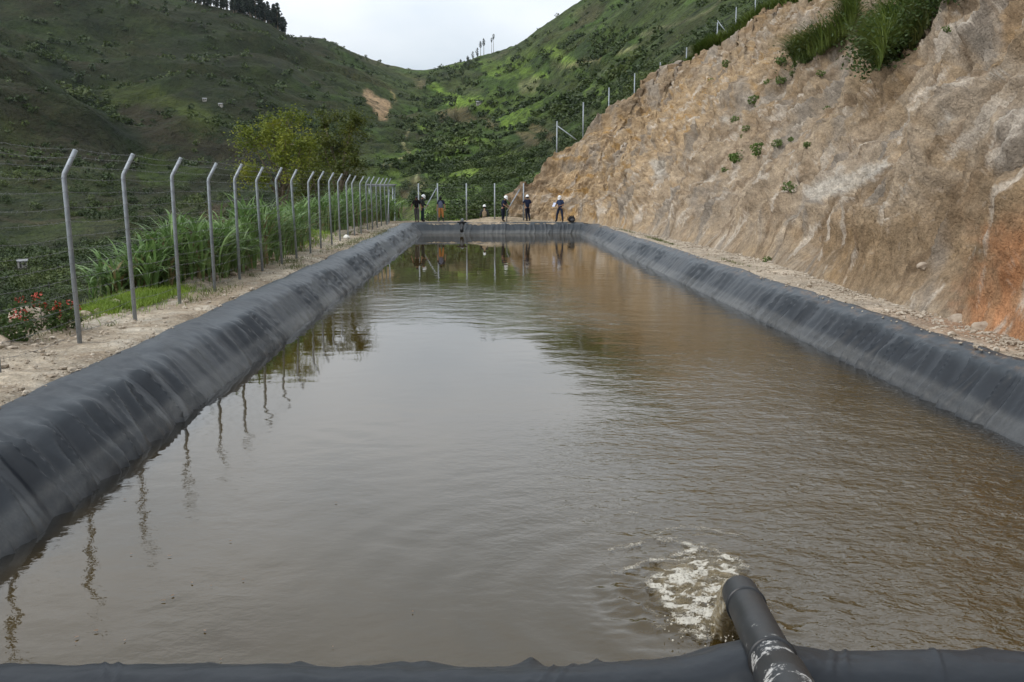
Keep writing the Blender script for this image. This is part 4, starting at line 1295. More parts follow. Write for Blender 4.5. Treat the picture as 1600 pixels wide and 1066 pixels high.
def tussock(name, polyline, width, n, hgt, label, mat2, seed, leafn=0):
    """a mass of long grass growing from a strip of the bank"""
    rg = np.random.default_rng(seed)
    P = np.array([on_cut(px, py) for px, py in polyline])
    s_ = np.concatenate([[0], np.cumsum(np.linalg.norm(np.diff(P, axis=0), axis=1))])
    t = rg.uniform(0, s_[-1], n)
    b = np.stack([np.interp(t, s_, P[:, j]) for j in range(3)], -1)
    bx, by = proj(b)
    wv = rg.normal(size=n) * width * .5
    b += np.stack([wv * .3, wv * .9, wv * .1], -1)
    b[:, 2] += np.abs(wv) * .2 - .1
    hh = hgt * rg.uniform(.45, 1.2, n)
    az = math.pi + rg.normal(size=n) * 1.1
    V, Fq = blades(b, hh, hh * rg.uniform(.3, 1.1, n), rg.uniform(.02, .05, n), 5, 1.0, az, rg)
    e = empty(name, P[len(P) // 2]); off_ = P[len(P) // 2]
    link("blades", mesh_np("blades", V - off_, Fq, True), M[mat2], e)
    if leafn:
        k_ = rg.integers(0, n, leafn); c = b[k_] + rg.normal(size=(leafn, 3)) * hgt * .24 + np.array([-.2, 0, hgt * .3])
        V, Fq = leaves(c, .16, rg, .5); link("leaves", mesh_np("leaves", V - off_, Fq, False), M['leaf_dark'], e)
    return tag(e, label, "bush")


tussock("grass_tussock", [(1240, 104), (1262, 96), (1285, 84), (1310, 66), (1330, 45), (1345, 20)], 1.4, 3400, 1.7, "long bright green grass tussock running up the bank, left of the dark bush", 'grass_mid', 71, 1200)
tussock("grass_tussock", [(1372, 112), (1385, 85), (1400, 55), (1425, 30), (1450, 8)], 2.0, 3600, 1.8, "largest dark grassy bush hanging over the upper bank", 'grass_mid', 72, 5200)
tussock("grass_tussock", [(1405, 96), (1425, 75), (1445, 50), (1470, 25), (1480, 5)], 1.3, 2200, 1.4, "dark leafy bush at the right side of the largest grassy bush", 'grass_dull', 73, 3600)
# grass along the crest
i0 = np.searchsorted(u, sl[8]); cl = B[nv - 1, i0:]; cl2 = B[nv + 3, i0:]
n = 24000
clp, _c = proj(cl); cand = np.where((clp > 1030) & (clp < 1330))[0]
k_ = cand[rng.integers(0, len(cand), n)]
r_ = rng.integers(int(nv * .945), nv + 3, n)
bp = B[r_, i0 + k_] + rng.normal(size=(n, 3)) * .05
cpx, _c = proj(bp)
hh = np.where(cpx > 1090, 1.35, .6) * rng.uniform(.4, 1.2, n)
V, Fq = blades(bp - np.array([0, 0, .1]), hh, hh * rng.uniform(.2, .9, n), np.full(n, .09), 4)
tag(link("crest_grass", mesh_np("crest_grass", V, Fq, True), M['grass_mid']), "rough green grass growing along the crest of the earth bank", "grass", kind='stuff')

# ------------------------------------------------------------------ far vegetation
dens = np.zeros(len(VF))
dens += 0.24
dens += 1.3 * hedge
gully = pmask(fpx, fpy, [(40, 60), (80, 75), (150, 150), (200, 190), (235, 230), (215, 240), (180, 215), (120, 145), (60, 100)], 8, 8)
dens += 1.5 * gully
dens += 0.45 * pmask(fpx, fpy, [(640, 160), (720, 150), (720, 200), (690, 260), (730, 300), (640, 300), (600, 230)], 14, 12)
dens += 0.6 * pmask(fpx, fpy, [(710, 255), (830, 235), (880, 255), (840, 290), (720, 285)], 10, 10)
dens += 0.8 * pmask(fpx, fpy, [(330, 160), (460, 180), (560, 215), (560, 280), (380, 230), (330, 190)], 14, 12)
dens += 0.7 * pmask(fpx, fpy, [(0, 385), (330, 355), (330, 440), (0, 460)], 10, 10)
dens += 0.5 * pmask(fpx, fpy, [(0, 320), (210, 300), (210, 350), (0, 350)], 10, 10)
dens += 0.22 * pmask(fpx, fpy, [(760, 90), (850, 130), (980, 50), (1080, 40), (1060, 90), (900, 190), (800, 190)], 14, 12)
dens *= sstep(-0.35, 0.35, fbm(X_ / 60, Y_ / 60, 31, 3))
dens *= 1 - pmask(fpx, fpy, SCAR, 2.0, 4)
dens *= (fpx > -60) & (fpx < 1300) & (fpy > -60)
cell = np.abs(Y_) ** 1.0
w_ = dens * np.clip(Y_ / 300, .2, 1.6)
w_ /= w_.sum()
NS = 9500
ii = rng.choice(len(VF), NS, p=w_, replace=True)
base = VF[ii]
Ds = base[:, 1]
sz = rng.uniform(.45, 1.35, NS) * np.clip(0.85 + Ds / 480, .9, 2.6)
sz *= np.where(rng.uniform(0, 1, NS) > .93, 1.5, 1)
mb_ = MB()
for K, lf, sel in ((34, .62, Ds >= 330), (110, .30, (Ds >= 170) & (Ds < 330)), (240, .20, Ds < 170)):
    b0 = base[sel]; z0 = sz[sel]; m_n = len(b0)
    d3 = rng.normal(size=(m_n, K, 3)); d3 /= np.linalg.norm(d3, axis=2)[..., None]; d3 *= rng.uniform(.45, 1, (m_n, K))[..., None]
    d3 *= 1 + .35 * perlin(d3[..., 0] * 2.5 + b0[:, None, 0], d3[..., 1] * 2.5 + b0[:, None, 1], d3[..., 2] * 2.5)[..., None]
    asp = rng.uniform(.7, 1.25, m_n)
    c = b0[:, None] + d3 * (z0[:, None] * np.array([1, 1, .75])[None] * np.stack([np.ones(m_n), np.ones(m_n), asp], -1))[:, None] + np.array([0, 0, .5])[None, None] * z0[:, None, None]
    V, Fq = leaves(c.reshape(-1, 3), np.repeat(z0 * lf, K), rng, .7)
    mb_.add(V, Fq)
V = np.vstack(mb_.V); Fq = np.vstack(mb_.Fq)
o = link("hillside_shrubs", mesh_np("hillside_shrubs", V, Fq, False), M['leaf_far'])
tag(o, "dark shrubs, hedges and small trees scattered over the valley and hillsides", "shrubs", kind='stuff')


# trees on the ridges
def ridge_tree(seed, H, w, bare=.35, n=170):
    rg = np.random.default_rng(seed); mb = MB()
    mb.tube([(0, 0, -2), (rg.normal() * .2, 0, H * .5), (rg.normal() * .4, 0, H * .97)], [w * .06 + .12, w * .05 + .08, .05], 5)
    Vt = np.vstack(mb.V); Ft = np.vstack(mb.Fq); Tt = np.vstack(mb.Ft)
    z = bare + (1 - bare) * rg.uniform(0, 1, n)
    rr = w * .5 * np.sin(np.pi * np.clip((z - bare) / (1 - bare), .05, .97)) ** .7 * rg.uniform(.2, 1, n)
    a = rg.uniform(0, 6.28, n)
    cl_ = np.stack([rr * np.cos(a), rr * np.sin(a), z * H], -1)
    V, Fq = leaves(cl_, w * .34, rg, .65)
    me = mesh_np("ridge_tree", np.vstack([Vt, V]), [np.vstack([Ft, Fq + len(Vt)]), Tt], False, mats=[0] * len(Ft) + [1] * len(Fq) + [0] * len(Tt))
    me.materials.append(M['bark']); me.materials.append(M['needle'])
    return me


def skyline(px):
    ff = np.interp(px, GP, GTt); yy = np.exp(np.linspace(math.log(300), math.log(1700), 260))
    zz = table_z(ff * yy, yy); j = int(np.argmax((zz - EYE) / yy))
    return ff * yy[j], yy[j], float(zz[j])


RT_ = [ridge_tree(700 + i, 1.0 * h_, w, b_) for i, (h_, w, b_) in enumerate([(15, 6, .1), (18, 6.5, .12), (20, 7, .15), (13, 7, .05), (17, 5.5, .2)])]
rg = np.random.default_rng(17)
for i in range(92):
    px = 284 + 168 * (i + rg.uniform(-.5, .5)) / 91
    x, y, z = skyline(px)
    if px < 338: sc_ = rg.uniform(.45, .8)
    elif px < 372: sc_ = rg.uniform(.55, .9)
    else: sc_ = rg.uniform(.9, 1.4)
    o = link("ridge_tree", RT_[i % 5]); o.location = (x, y - 2 + rg.normal() * 5, z - 1.0); o.scale = (sc_ * 1.05, sc_ * 1.05, sc_ * .95); o.rotation_euler = (0, 0, i * 1.9)
    if px < 338: lab = "small thin tree in the sparse left part of the ridge line"
    elif px < 372: lab = "slender dark tree in the middle of the row on the left ridge"
    else: lab = "tall dark tree in the dense clump at the right end of the left ridge"
    tag(o, lab, "tree", "trees along the left ridge")
ST = [ridge_tree(730 + i, h_, w, b_, 90) for i, (h_, w, b_) in enumerate([(16, 6.5, .1), (26, 6, .55), (30, 5, .72), (12, 8, .0)])]
for px, k_, sc_, lab in [(722, 3, .5, "low rounded tree at the left end of the saddle skyline"), (733, 3, .7, "low spreading tree left of the tall saddle trees"), (741, 0, .8, "bushy tree left of the tall bare trunked saddle tree"), (748, 0, .95, "bushy tree beside the tall bare trunked saddle tree"), (753, 1, .95, "tall bare trunked tree on the saddle skyline, left one of the pair"), (758, 1, 1.05, "tallest bare trunked tree of the saddle clump with flat crown"), (770, 2, .85, "thin lone tree with tiny crown right of the saddle clump"), (773, 2, 1.0, "taller thin tree at the right end of the saddle skyline")]:
    x, y, z = skyline(px)
    o = link("ridge_tree", ST[k_]); o.location = (x, y - 3, z - 1); o.scale = (sc_ * .8, sc_ * .8, sc_ * .8); tag(o, lab, "tree", "trees on the saddle skyline")

# ------------------------------------------------------------------ houses far off
M['white_wall'] = simple('white_wall', (0.34, 0.32, 0.29), (0.22, 0.21, 0.19), 2.0, 0.8)
M['tin_roof'] = simple('tin_roof', (0.30, 0.31, 0.32), (0.20, 0.20, 0.21), 1.5, 0.7)
M['dark_open'] = simple('dark_opening', (0.03, 0.028, 0.025))


def house(p, w, d, h_, lab, rz=0.0):
    e = empty("small_house", p, rz)
    b = MB(); b.box((0, 0, h_ / 2 - .5), (w, d, h_ + 1)); b.build("wall", M['white_wall'], e, False)
    b = MB(); y2 = d / 2 + .08 * w; x2 = w / 2 + .08 * w; zr = h_ + .02; r_ = d * .28
    V = [(-x2, -y2, zr), (x2, -y2, zr), (x2, 0, zr + r_), (-x2, 0, zr + r_), (-x2, y2, zr), (x2, y2, zr)]
    V += [(a, b_, c - .12) for a, b_, c in V]
    b.add(V, [(0, 1, 2, 3), (3, 2, 5, 4), (7, 6, 9, 8), (8, 9, 10, 11), (0, 6, 7, 1), (4, 5, 11, 10), (0, 3, 9, 6), (3, 4, 10, 9), (1, 7, 8, 2), (2, 8, 11, 5)])
    b.build("roof", M['tin_roof'], e, False)
    b = MB(); b.box((-w * .2, -d / 2 - .01, h_ * .42), (w * .2, .06, h_ * .84)); b.build("door", M['dark_open'], e, False)
    b = MB(); b.box((w * .22, -d / 2 - .01, h_ * .6), (w * .24, .06, h_ * .38)); b.build("window", M['dark_open'], e, False)
    return tag(e, lab, "house", "small houses in the valley")


for px, py, w, lab, rz in [(36, 419, 1.7, "pale roofed house on the valley floor left of the nearest fence post", .3), (320, 160, 2.4, "tiny pale house on the left hillside field", .2), (345, 166, 2.4, "tiny pale house just right of the hillside field", -.2), (748, 166, 3.5, "tiny pale house on the green terraces under the saddle", .1)]:
    q = hit(px, py)
    if q is not None: house(q, w, w * .7, 1.9 if w > 3 else 1.3, lab, rz)
q = aty(597, 296, 110)
e = empty("open_shelter", (q[0], 110, float(table_z(q[0], 110.)) - .3)); hh = q[2] - e.location.z + .5
b = MB(); b.box((0, 0, hh), (3.0, 3.0, .14)); b.box((0, 0, hh - .14), (2.7, 2.7, .14)); b.build("roof", M['tin_roof'], e, False)
for sx in (-1, 1):
    for sy in (-1, 1):
        b = MB(); b.tube([(sx * 1.25, sy * 1.25, -1), (sx * 1.25, sy * 1.25, hh - .1)], .07, 6); b.build("leg", M['steel'], e)
tag(e, "white flat roofed shelter behind the far end of the left fence", "shelter")

# ------------------------------------------------------------------ inlet pipe, jet and foam
def pipe_mat():
    m, t, b = mat_new('black_pipe')
    v = coord(t)
    n = noise(t, v, 26.0, 6, 0.75); n2 = noise(t, v, 3.0, 3); 
    a = t.nodes.new("ShaderNodeAttribute"); a.attribute_name = "cover"
    sep = t.nodes.new("ShaderNodeSeparateColor"); t.links.new(a.outputs['Color'], sep.inputs[0])
    base = ramp(t, n2, [(.3, (.008, .009, .011)), (.7, (.016, .018, .021))])
    k = math_(t, 'MULTIPLY', ramp(t, math_(t, 'ADD', n, math_(t, 'MULTIPLY', math_(t, 'SUBTRACT', noise(t, v, 6.0, 3), .5), .9)), [(.63, g3(0)), (.67, g3(1))]), sep.outputs[0])
    t.links.new(mix(t, base, (.44, .43, .41), k), b.inputs['Base Color'])
    t.links.new(ramp(t, n2, [(.3, g3(.36)), (.7, g3(.5))]), b.inputs['Roughness'])
    return m


M['pipe'] = pipe_mat()
PA = aty(1156, 926, 5.40); PB = aty(1228, 1075, 3.75)
ax_ = (PB - PA); Lp = np.linalg.norm(ax_); ax_ /= Lp
pe_ = empty("inlet_pipe", PA)
tag(pe_, "thick black plastic pipe with white paint splashes pouring muddy water into the pool", "pipe")
rp = 0.100
def along(t0, t1, r0, n=30, prof=None):
    mb = MB(); prof = prof or [(t0, r0), (t1, r0)]
    s1 = np.cross(ax_, [0, 0, 1]); s1 /= np.linalg.norm(s1); s2 = np.cross(s1, ax_)
    th = np.arange(n) * 2 * math.pi / n
    V = np.array([ax_ * t + (s1 * math.cos(a) + s2 * math.sin(a)) * r for t, r in prof for a in th])
    m_ = len(prof); i = np.arange(m_ * n).reshape(m_, n); j = np.roll(i, -1, 1)
    mb.add(V, np.stack([i[:-1], j[:-1], j[1:], i[1:]], -1).reshape(-1, 4))
    return np.vstack(mb.V), np.vstack(mb.Fq)
def pipe_part(name, prof, splash):
    V, Fq = along(0, 0, 0, 40, prof)
    tt = V @ ax_
    cc = np.zeros_like(V); cc[:, 0] = sstep(splash[0], splash[1], tt) if splash else 0
    return link(name, mesh_np(name, V, Fq, True, cc), M['pipe'], pe_)
ts = np.linspace(.42, 1.22, 60)
pipe_part("outlet_section", [(.30, rp - .012), (.02, rp - .012), (0.0, rp - .006), (.006, rp + .001), (.03, rp + .002)] + [(t, rp + .002) for t in np.linspace(.08, .30, 20)] + [(.318, rp + .002), (.325, rp - .004)], None)
pipe_part("joint_bead", [(.317, rp - .004), (.319, rp + .007), (.326, rp + .010), (.333, rp + .007), (.335, rp - .004)], None)
pipe_part("main_section", [(.328, rp - .006), (.334, rp)] + [(t, rp) for t in np.linspace(.35, 1.50, 90)] + [(1.56, rp)], (.86, 1.15))
pipe_part("joint_bead", [(1.317, rp - .004), (1.319, rp + .007), (1.326, rp + .011), (1.333, rp + .007), (1.335, rp - .004)], None)
pipe_part("elbow", [(1.55, rp - .004), (1.55, rp + .014), (1.75, rp + .014), (Lp + .5, rp + .014)], (1.0, 1.3))
pe_.location = PA

# falling stream: leaves the mouth, bends down and frays out where it lands
M['jet'] = None
m, t, b = mat_new('muddy_stream'); vv_ = coord(t)
nz_ = noise(t, coord(t, (1, 1, .35)), 22.0, 5, .65)
t.links.new(ramp(t, nz_, [(.35, (.20, .15, .07)), (.52, (.34, .27, .15)), (.66, (.66, .61, .50))]), b.inputs['Base Color'])
b.inputs['Roughness'].default_value = .08; b.inputs['IOR'].default_value = 1.33
b.inputs['Transmission Weight'].default_value = .25
bump(t, b, nz_, .03); M['jet'] = m
dirf = -ax_; p0 = PA + ax_ * .04
v0 = 2.75; tt = np.linspace(0, .40, 40)
path = np.array([p0 + dirf * v0 * q + np.array([0.03 * q, 0, -4.9 * q * q]) for q in tt])
path = path[path[:, 2] > WZ - .06]
mseg = 44; th = np.arange(mseg) * 2 * math.pi / mseg
T = np.gradient(path, axis=0); T /= np.linalg.norm(T, axis=1)[:, None]
s1 = np.cross(T, [0, 0, 1.0]); s1 /= np.linalg.norm(s1, axis=1)[:, None]; s2 = np.cross(s1, T)
f_ = np.linspace(0, 1, len(path))
rr = (.082 + .012 * f_ ** 2)[:, None] * (1 + (.06 + .34 * f_[:, None]) * fbm(np.cos(th)[None] * 2.2, np.sin(th)[None] * 2.2, f_[:, None] * 3, 3))
V = path[:, None] + s1[:, None] * (np.cos(th)[None] * rr)[..., None] + s2[:, None] * (np.sin(th)[None] * rr)[..., None]
i = np.arange(len(path) * mseg).reshape(len(path), mseg); j = np.roll(i, -1, 1)
o = link("water_stream", mesh_np("water_stream", V.reshape(-1, 3), np.stack([i[:-1], j[:-1], j[1:], i[1:]], -1).reshape(-1, 4), True), M['jet'])
tag(o, "stream of muddy water falling from the pipe mouth into the pool", "water")
LAND = path[-1]
# drops thrown up round the landing point
nd_ = 170
a = rng.uniform(0, 6.28, nd_); q = rng.uniform(.06, .42, nd_)
pos = np.stack([LAND[0] + np.cos(a) * q, LAND[1] + np.sin(a) * q, WZ + .02 + np.maximum(0, .16 - q * .3) * rng.uniform(0, 1.2, nd_)], -1)
V = (ICO1[None] * rng.uniform(.003, .009, nd_)[:, None, None] + pos[:, None]).reshape(-1, 3)
Fd = (ICOF1[None] + (np.arange(nd_) * len(ICO1))[:, None, None]).reshape(-1, 3)
tag(link("splash_drops", mesh_np("splash_drops", V, Fd), simple('splash_white', (.62, .58, .50), (.45, .40, .31), 30, .3)), "fine drops splashing up where the stream hits the water", "splash", kind='stuff')
# foam: lacy film lying on the water plus froth where the stream lands
def foam():
    nx_, ny_ = 300, 420
    fx = np.linspace(LAND[0] - 1.3, LAND[0] + 1.2, nx_); fy = np.linspace(LAND[1] - .55, LAND[1] + 2.6, ny_)
    X, Y = np.meshgrid(fx, fy)
    rj_ = np.hypot(X - JX, Y - JY)
    z = WZ + .016 + .05 * np.exp(-(rj_ / .55) ** 2)
    V = np.stack([X, Y, z], -1).reshape(-1, 3)
    px, py = proj(V); xx = X.ravel(); yy = Y.ravel()
    wx = px + 9 * fbm(xx / .22, yy / .22, 3, 3); wy3 = py + 5 * fbm(xx / .22, yy / .22, 7, 3)
    wh = np.zeros(len(V)); ch = np.zeros(len(V))
    for pts, wd, a in (([(955, 858), (985, 852), (1010, 845), (1028, 835), (1042, 824)], 3.2, .75), ([(1036, 830), (1050, 823), (1090, 825), (1122, 828), (1155, 837)], 3.4, .8), ([(1068, 836), (1090, 834), (1118, 838), (1150, 838)], 2.2, .5),
                       ([(958, 896), (985, 886), (1003, 878), (1032, 873), (1062, 866), (1090, 858)], 3.6, .85), ([(1030, 842), (1070, 847), (1098, 856), (1120, 866), (1150, 874), (1168, 886)], 4.2, .9), ([(1134, 878), (1138, 890), (1154, 900)], 3, .8),
                       ([(1012, 914), (1028, 920), (1044, 926)], 7, 1.0), ([(1022, 900), (1042, 900), (1070, 895), (1096, 890)], 4.5, .9), ([(1040, 910), (1062, 905), (1100, 902), (1130, 912)], 4, .7), ([(1046, 944), (1052, 958), (1074, 968), (1094, 984), (1092, 1000)], 6.5, 1.0), ([(1010, 944), (1026, 962), (1022, 976), (1044, 976)], 4.5, .6),
                       ([(1064, 985), (1092, 990), (1104, 996), (1130, 992)], 5, .8), ([(1130, 982), (1146, 984), (1156, 976)], 5, .7), ([(1178, 926), (1192, 938), (1212, 950)], 4, .5), ([(1206, 902), (1216, 906)], 4, .5), ([(985, 800), (998, 803)], 3, .55), ([(1100, 930), (1080, 950), (1090, 960)], 6, .6)):
        pts = np.array(pts, float); dm = np.full(len(V), 1e9)
        for (x1, y1), (x2, y2) in zip(pts[:-1], pts[1:]):
            dx, dy = x2 - x1, y2 - y1
            t_ = np.clip(((wx - x1) * dx + (wy3 - y1) * dy) / (dx * dx + dy * dy), 0, 1)
            dm = np.minimum(dm, np.hypot(wx - x1 - t_ * dx, wy3 - y1 - t_ * dy))
        wh = np.maximum(wh, a * .82 * (.45 + .55 * np.clip(.5 + fbm(xx / .12, yy / .12, 63, 2), 0, 1)) * np.exp(-(dm / (wd * 1.25)) ** 2))
    core = pmask(px, py, [(1018, 905), (1040, 884), (1075, 866), (1125, 872), (1150, 890), (1152, 915), (1132, 935), (1128, 975), (1100, 992), (1066, 972), (1046, 950), (1030, 925)], 24, 14)
    ch = core * (.55 + .45 * sstep(-.3, .4, fbm(xx / .18, yy / .14, 17, 3)))
    wh = wh + core * 1.25 * sstep(-.15, .5, fbm(xx / .20, yy / .10, 27, 5, .6))
    wh += .5 * np.exp(-(np.hypot((px - 1085) / 75, (py - 920) / 75)) ** 2) * (fbm(xx / .03, yy / .03, 37, 2) > .55)
    cc = np.stack([np.clip(wh, 0, 1), np.clip(ch, 0, 1), np.zeros(len(V))], -1)
    V[:, 2] += .009 * np.clip(wh, 0, 1) * (.5 + fbm(xx / .05, yy / .04, 51, 3)) + .03 * core * fbm(xx / .16, yy / .08, 57, 3)
    Fq = grid_faces(ny_, nx_)
    keep = np.maximum(cc[:, 0], cc[:, 1])[Fq].max(1) > .06
    Fq = Fq[keep]; used = np.unique(Fq); mp = np.zeros(len(V), int); mp[used] = np.arange(len(used))
    m, t, b = mat_new('foam')
    a = t.nodes.new("ShaderNodeAttribute"); a.attribute_name = "cover"
    sep = t.nodes.new("ShaderNodeSeparateColor"); t.links.new(a.outputs['Color'], sep.inputs[0])
    v = coord(t)
    vo = nd(t, "ShaderNodeTexVoronoi", Scale=42.0); vo.feature = 'DISTANCE_TO_EDGE'
    ds = t.nodes.new("ShaderNodeVectorMath"); ds.operation = 'ADD'
    n3 = nd(t, "ShaderNodeTexNoise", Scale=16.0, Detail=3.0); t.links.new(v, n3.inputs['Vector'])
    sc3 = t.nodes.new("ShaderNodeVectorMath"); sc3.operation = 'SCALE'; sc3.inputs['Scale'].default_value = .07
    t.links.new(n3.outputs['Color'], sc3.inputs[0]); t.links.new(v, ds.inputs[0]); t.links.new(sc3.outputs[0], ds.inputs[1]); t.links.new(ds.outputs[0], vo.inputs['Vector'])
    nf = noise(t, v, 38., 5, .7)
    lace = math_(t, 'SUBTRACT', math_(t, 'ADD', math_(t, 'MULTIPLY', sep.outputs[0], 1.25), math_(t, 'MULTIPLY', math_(t, 'SUBTRACT', nf, .5), 1.15)), math_(t, 'MULTIPLY', vo.outputs['Distance'], 1.6))
    wfac = ramp(t, lace, [(.20, g3(0)), (.62, g3(.55)), (1.1, g3(.95))])
    cfac = math_(t, 'MULTIPLY', sep.outputs[1], ramp(t, nf, [(.3, g3(.45)), (.7, g3(.9))]))
    c = mix(t, (.27, .215, .125), (.57, .54, .47), wfac)
    t.links.new(c, b.inputs['Base Color']); b.inputs['Roughness'].default_value = .35
    bump(t, b, nf, .015)
    tr = t.nodes.new("ShaderNodeBsdfTransparent"); ms = t.nodes.new("ShaderNodeMixShader")
    t.links.new(math_(t, 'MAXIMUM', wfac, cfac), ms.inputs[0]); t.links.new(tr.outputs[0], ms.inputs[1]); t.links.new(b.outputs[0], ms.inputs[2])
    t.links.new(ms.outputs[0], t.nodes["Material Output"].inputs['Surface'])
    o = link("foam", mesh_np("foam", V[used], mp[Fq], True, cc[used]), m)
    tag(o, "white foam spreading on the muddy water where the pipe pours in", "foam", kind='stuff')


foam()

# gap of pale ground showing through the sheet beside the pipe
# second outlet at the far end
q = aty(722, 352, 63.9)
e = empty("outlet_pipe", (q[0], 63.7, 0.02)); tag(e, "short black pipe outlet lying over the far bank of the pool", "pipe")
b = MB(); b.tube([(0, .9, .16), (0, 0, .10), (0, -.55, -.28), (0, -.72, -.52)], .11, 14); b.build("pipe_body", M['liner'] if False else M['pipe'], e)
b = MB(); b.tube([(0, -.16, 0.02), (0, -.24, -.04)], .17, 14); b.build("flange", M['pipe'], e)
b = MB()
for sx in (-1, 1): b.tube([(0, -.12, .05), (sx * .16, -.18, .03), (sx * .30, -.16, .06)], [.10, .07, .03], 8)
b.build("liner_sleeve", M['liner'], e)

# floating leaves
DB = [(255, 938, .05), (300, 910, .035), (270, 930, .04), (330, 915, .03), (205, 785 + 80, .03), (380, 905, .03), (520, 1010, .02), (265, 868, .045), (360, 845, .03), (645, 955, .03), (120, 995, .04), (150, 985, .04), (118, 1003, .03), (195, 1000, .03), (195, 630 + 150, .035), (525, 665 + 120, .04), (320, 985, .035), (345, 1030, .02)]
leafcol = [simple('dead_leaf', (.17, .10, .05), (.10, .06, .03), 20), simple('pale_leaf', (.22, .15, .10), (.14, .09, .06), 20)]
lm = []
for k_ in range(3):
    V = np.array([(-.5, 0, 0), (-.2, .22, .04), (.2, .25, .05), (.5, 0, .02), (.2, -.25, .05), (-.2, -.22, .04), (0, 0, 0)])
    V[:, 1] *= (.7, 1, 1.3)[k_]
    lm.append(mesh_np("floating_leaf", V, np.array([(0, 6, 1), (1, 6, 2), (2, 6, 3), (3, 6, 4), (4, 6, 5), (5, 6, 0)]), False))
for i, (px, py, s_) in enumerate(DB):
    p = atz(px, py, WZ + .012)
    o = link("floating_leaf", lm[i % 3]); 
    if not lm[i % 3].materials: lm[i % 3].materials.append(leafcol[i % 2])
    o.location = p; o.scale = (s_ * .85,) * 3; o.rotation_euler = (0, 0, i * 2.3)
    tag(o, "dead leaf floating on the muddy water near the left bank", "leaf", "floating leaves")


# ------------------------------------------------------------------ people at the far end
def skin_mesh(name, Vs, Es, Rs, sub=2, root=0):
    me = bpy.data.meshes.new(name)
    me.from_pydata([tuple(v) for v in Vs], Es, [])
    ob = bpy.data.objects.new(name + "_tmp", me); COL.objects.link(ob)
    md = ob.modifiers.new("s", 'SKIN'); md.use_smooth_shade = True
    for i, sv in enumerate(me.skin_vertices[0].data):
        r = Rs[i]; sv.radius = r if isinstance(r, tuple) else (r, r); sv.use_root = (i == root)
    sb = ob.modifiers.new("b", 'SUBSURF'); sb.levels = sub; sb.render_levels = sub
    dg = bpy.context.evaluated_depsgraph_get(); dg.update()
    out = bpy.data.meshes.new_from_object(ob.evaluated_get(dg)); out.name = name
    bpy.data.objects.remove(ob); bpy.data.meshes.remove(me)
    out.polygons.foreach_set("use_smooth", np.full(len(out.polygons), True))
    return out


class Sk:
    def __init__(s): s.V = []; s.E = []; s.R = []
    def v(s, p, r, par=None):
        s.V.append(np.array(p, float)); s.R.append(r); i = len(s.V) - 1
        if par is not None: s.E.append((par, i))
        return i
    def mesh(s, name, sub=2): return skin_mesh(name, s.V, s.E, s.R, sub)


def lerp(a, b, t): return np.array(a) * (1 - t) + np.array(b) * t


def cloth(name, c1, c2=None, sc_=14): return simple(name, c1, c2, sc_, .85, .004, spec=.2)


SKIN = simple('skin', (.30, .165, .105), (.25, .13, .08), 10, .55)
HAIR = simple('hair', (.012, .010, .009), (.006, .005, .005), 30, .6)
WHITE = simple('helmet_white', (.80, .81, .82), (.74, .75, .76), 5, .3)
EYE_M = simple('eye_dark', (.02, .015, .012)); LIP = simple('lip', (.25, .10, .08))


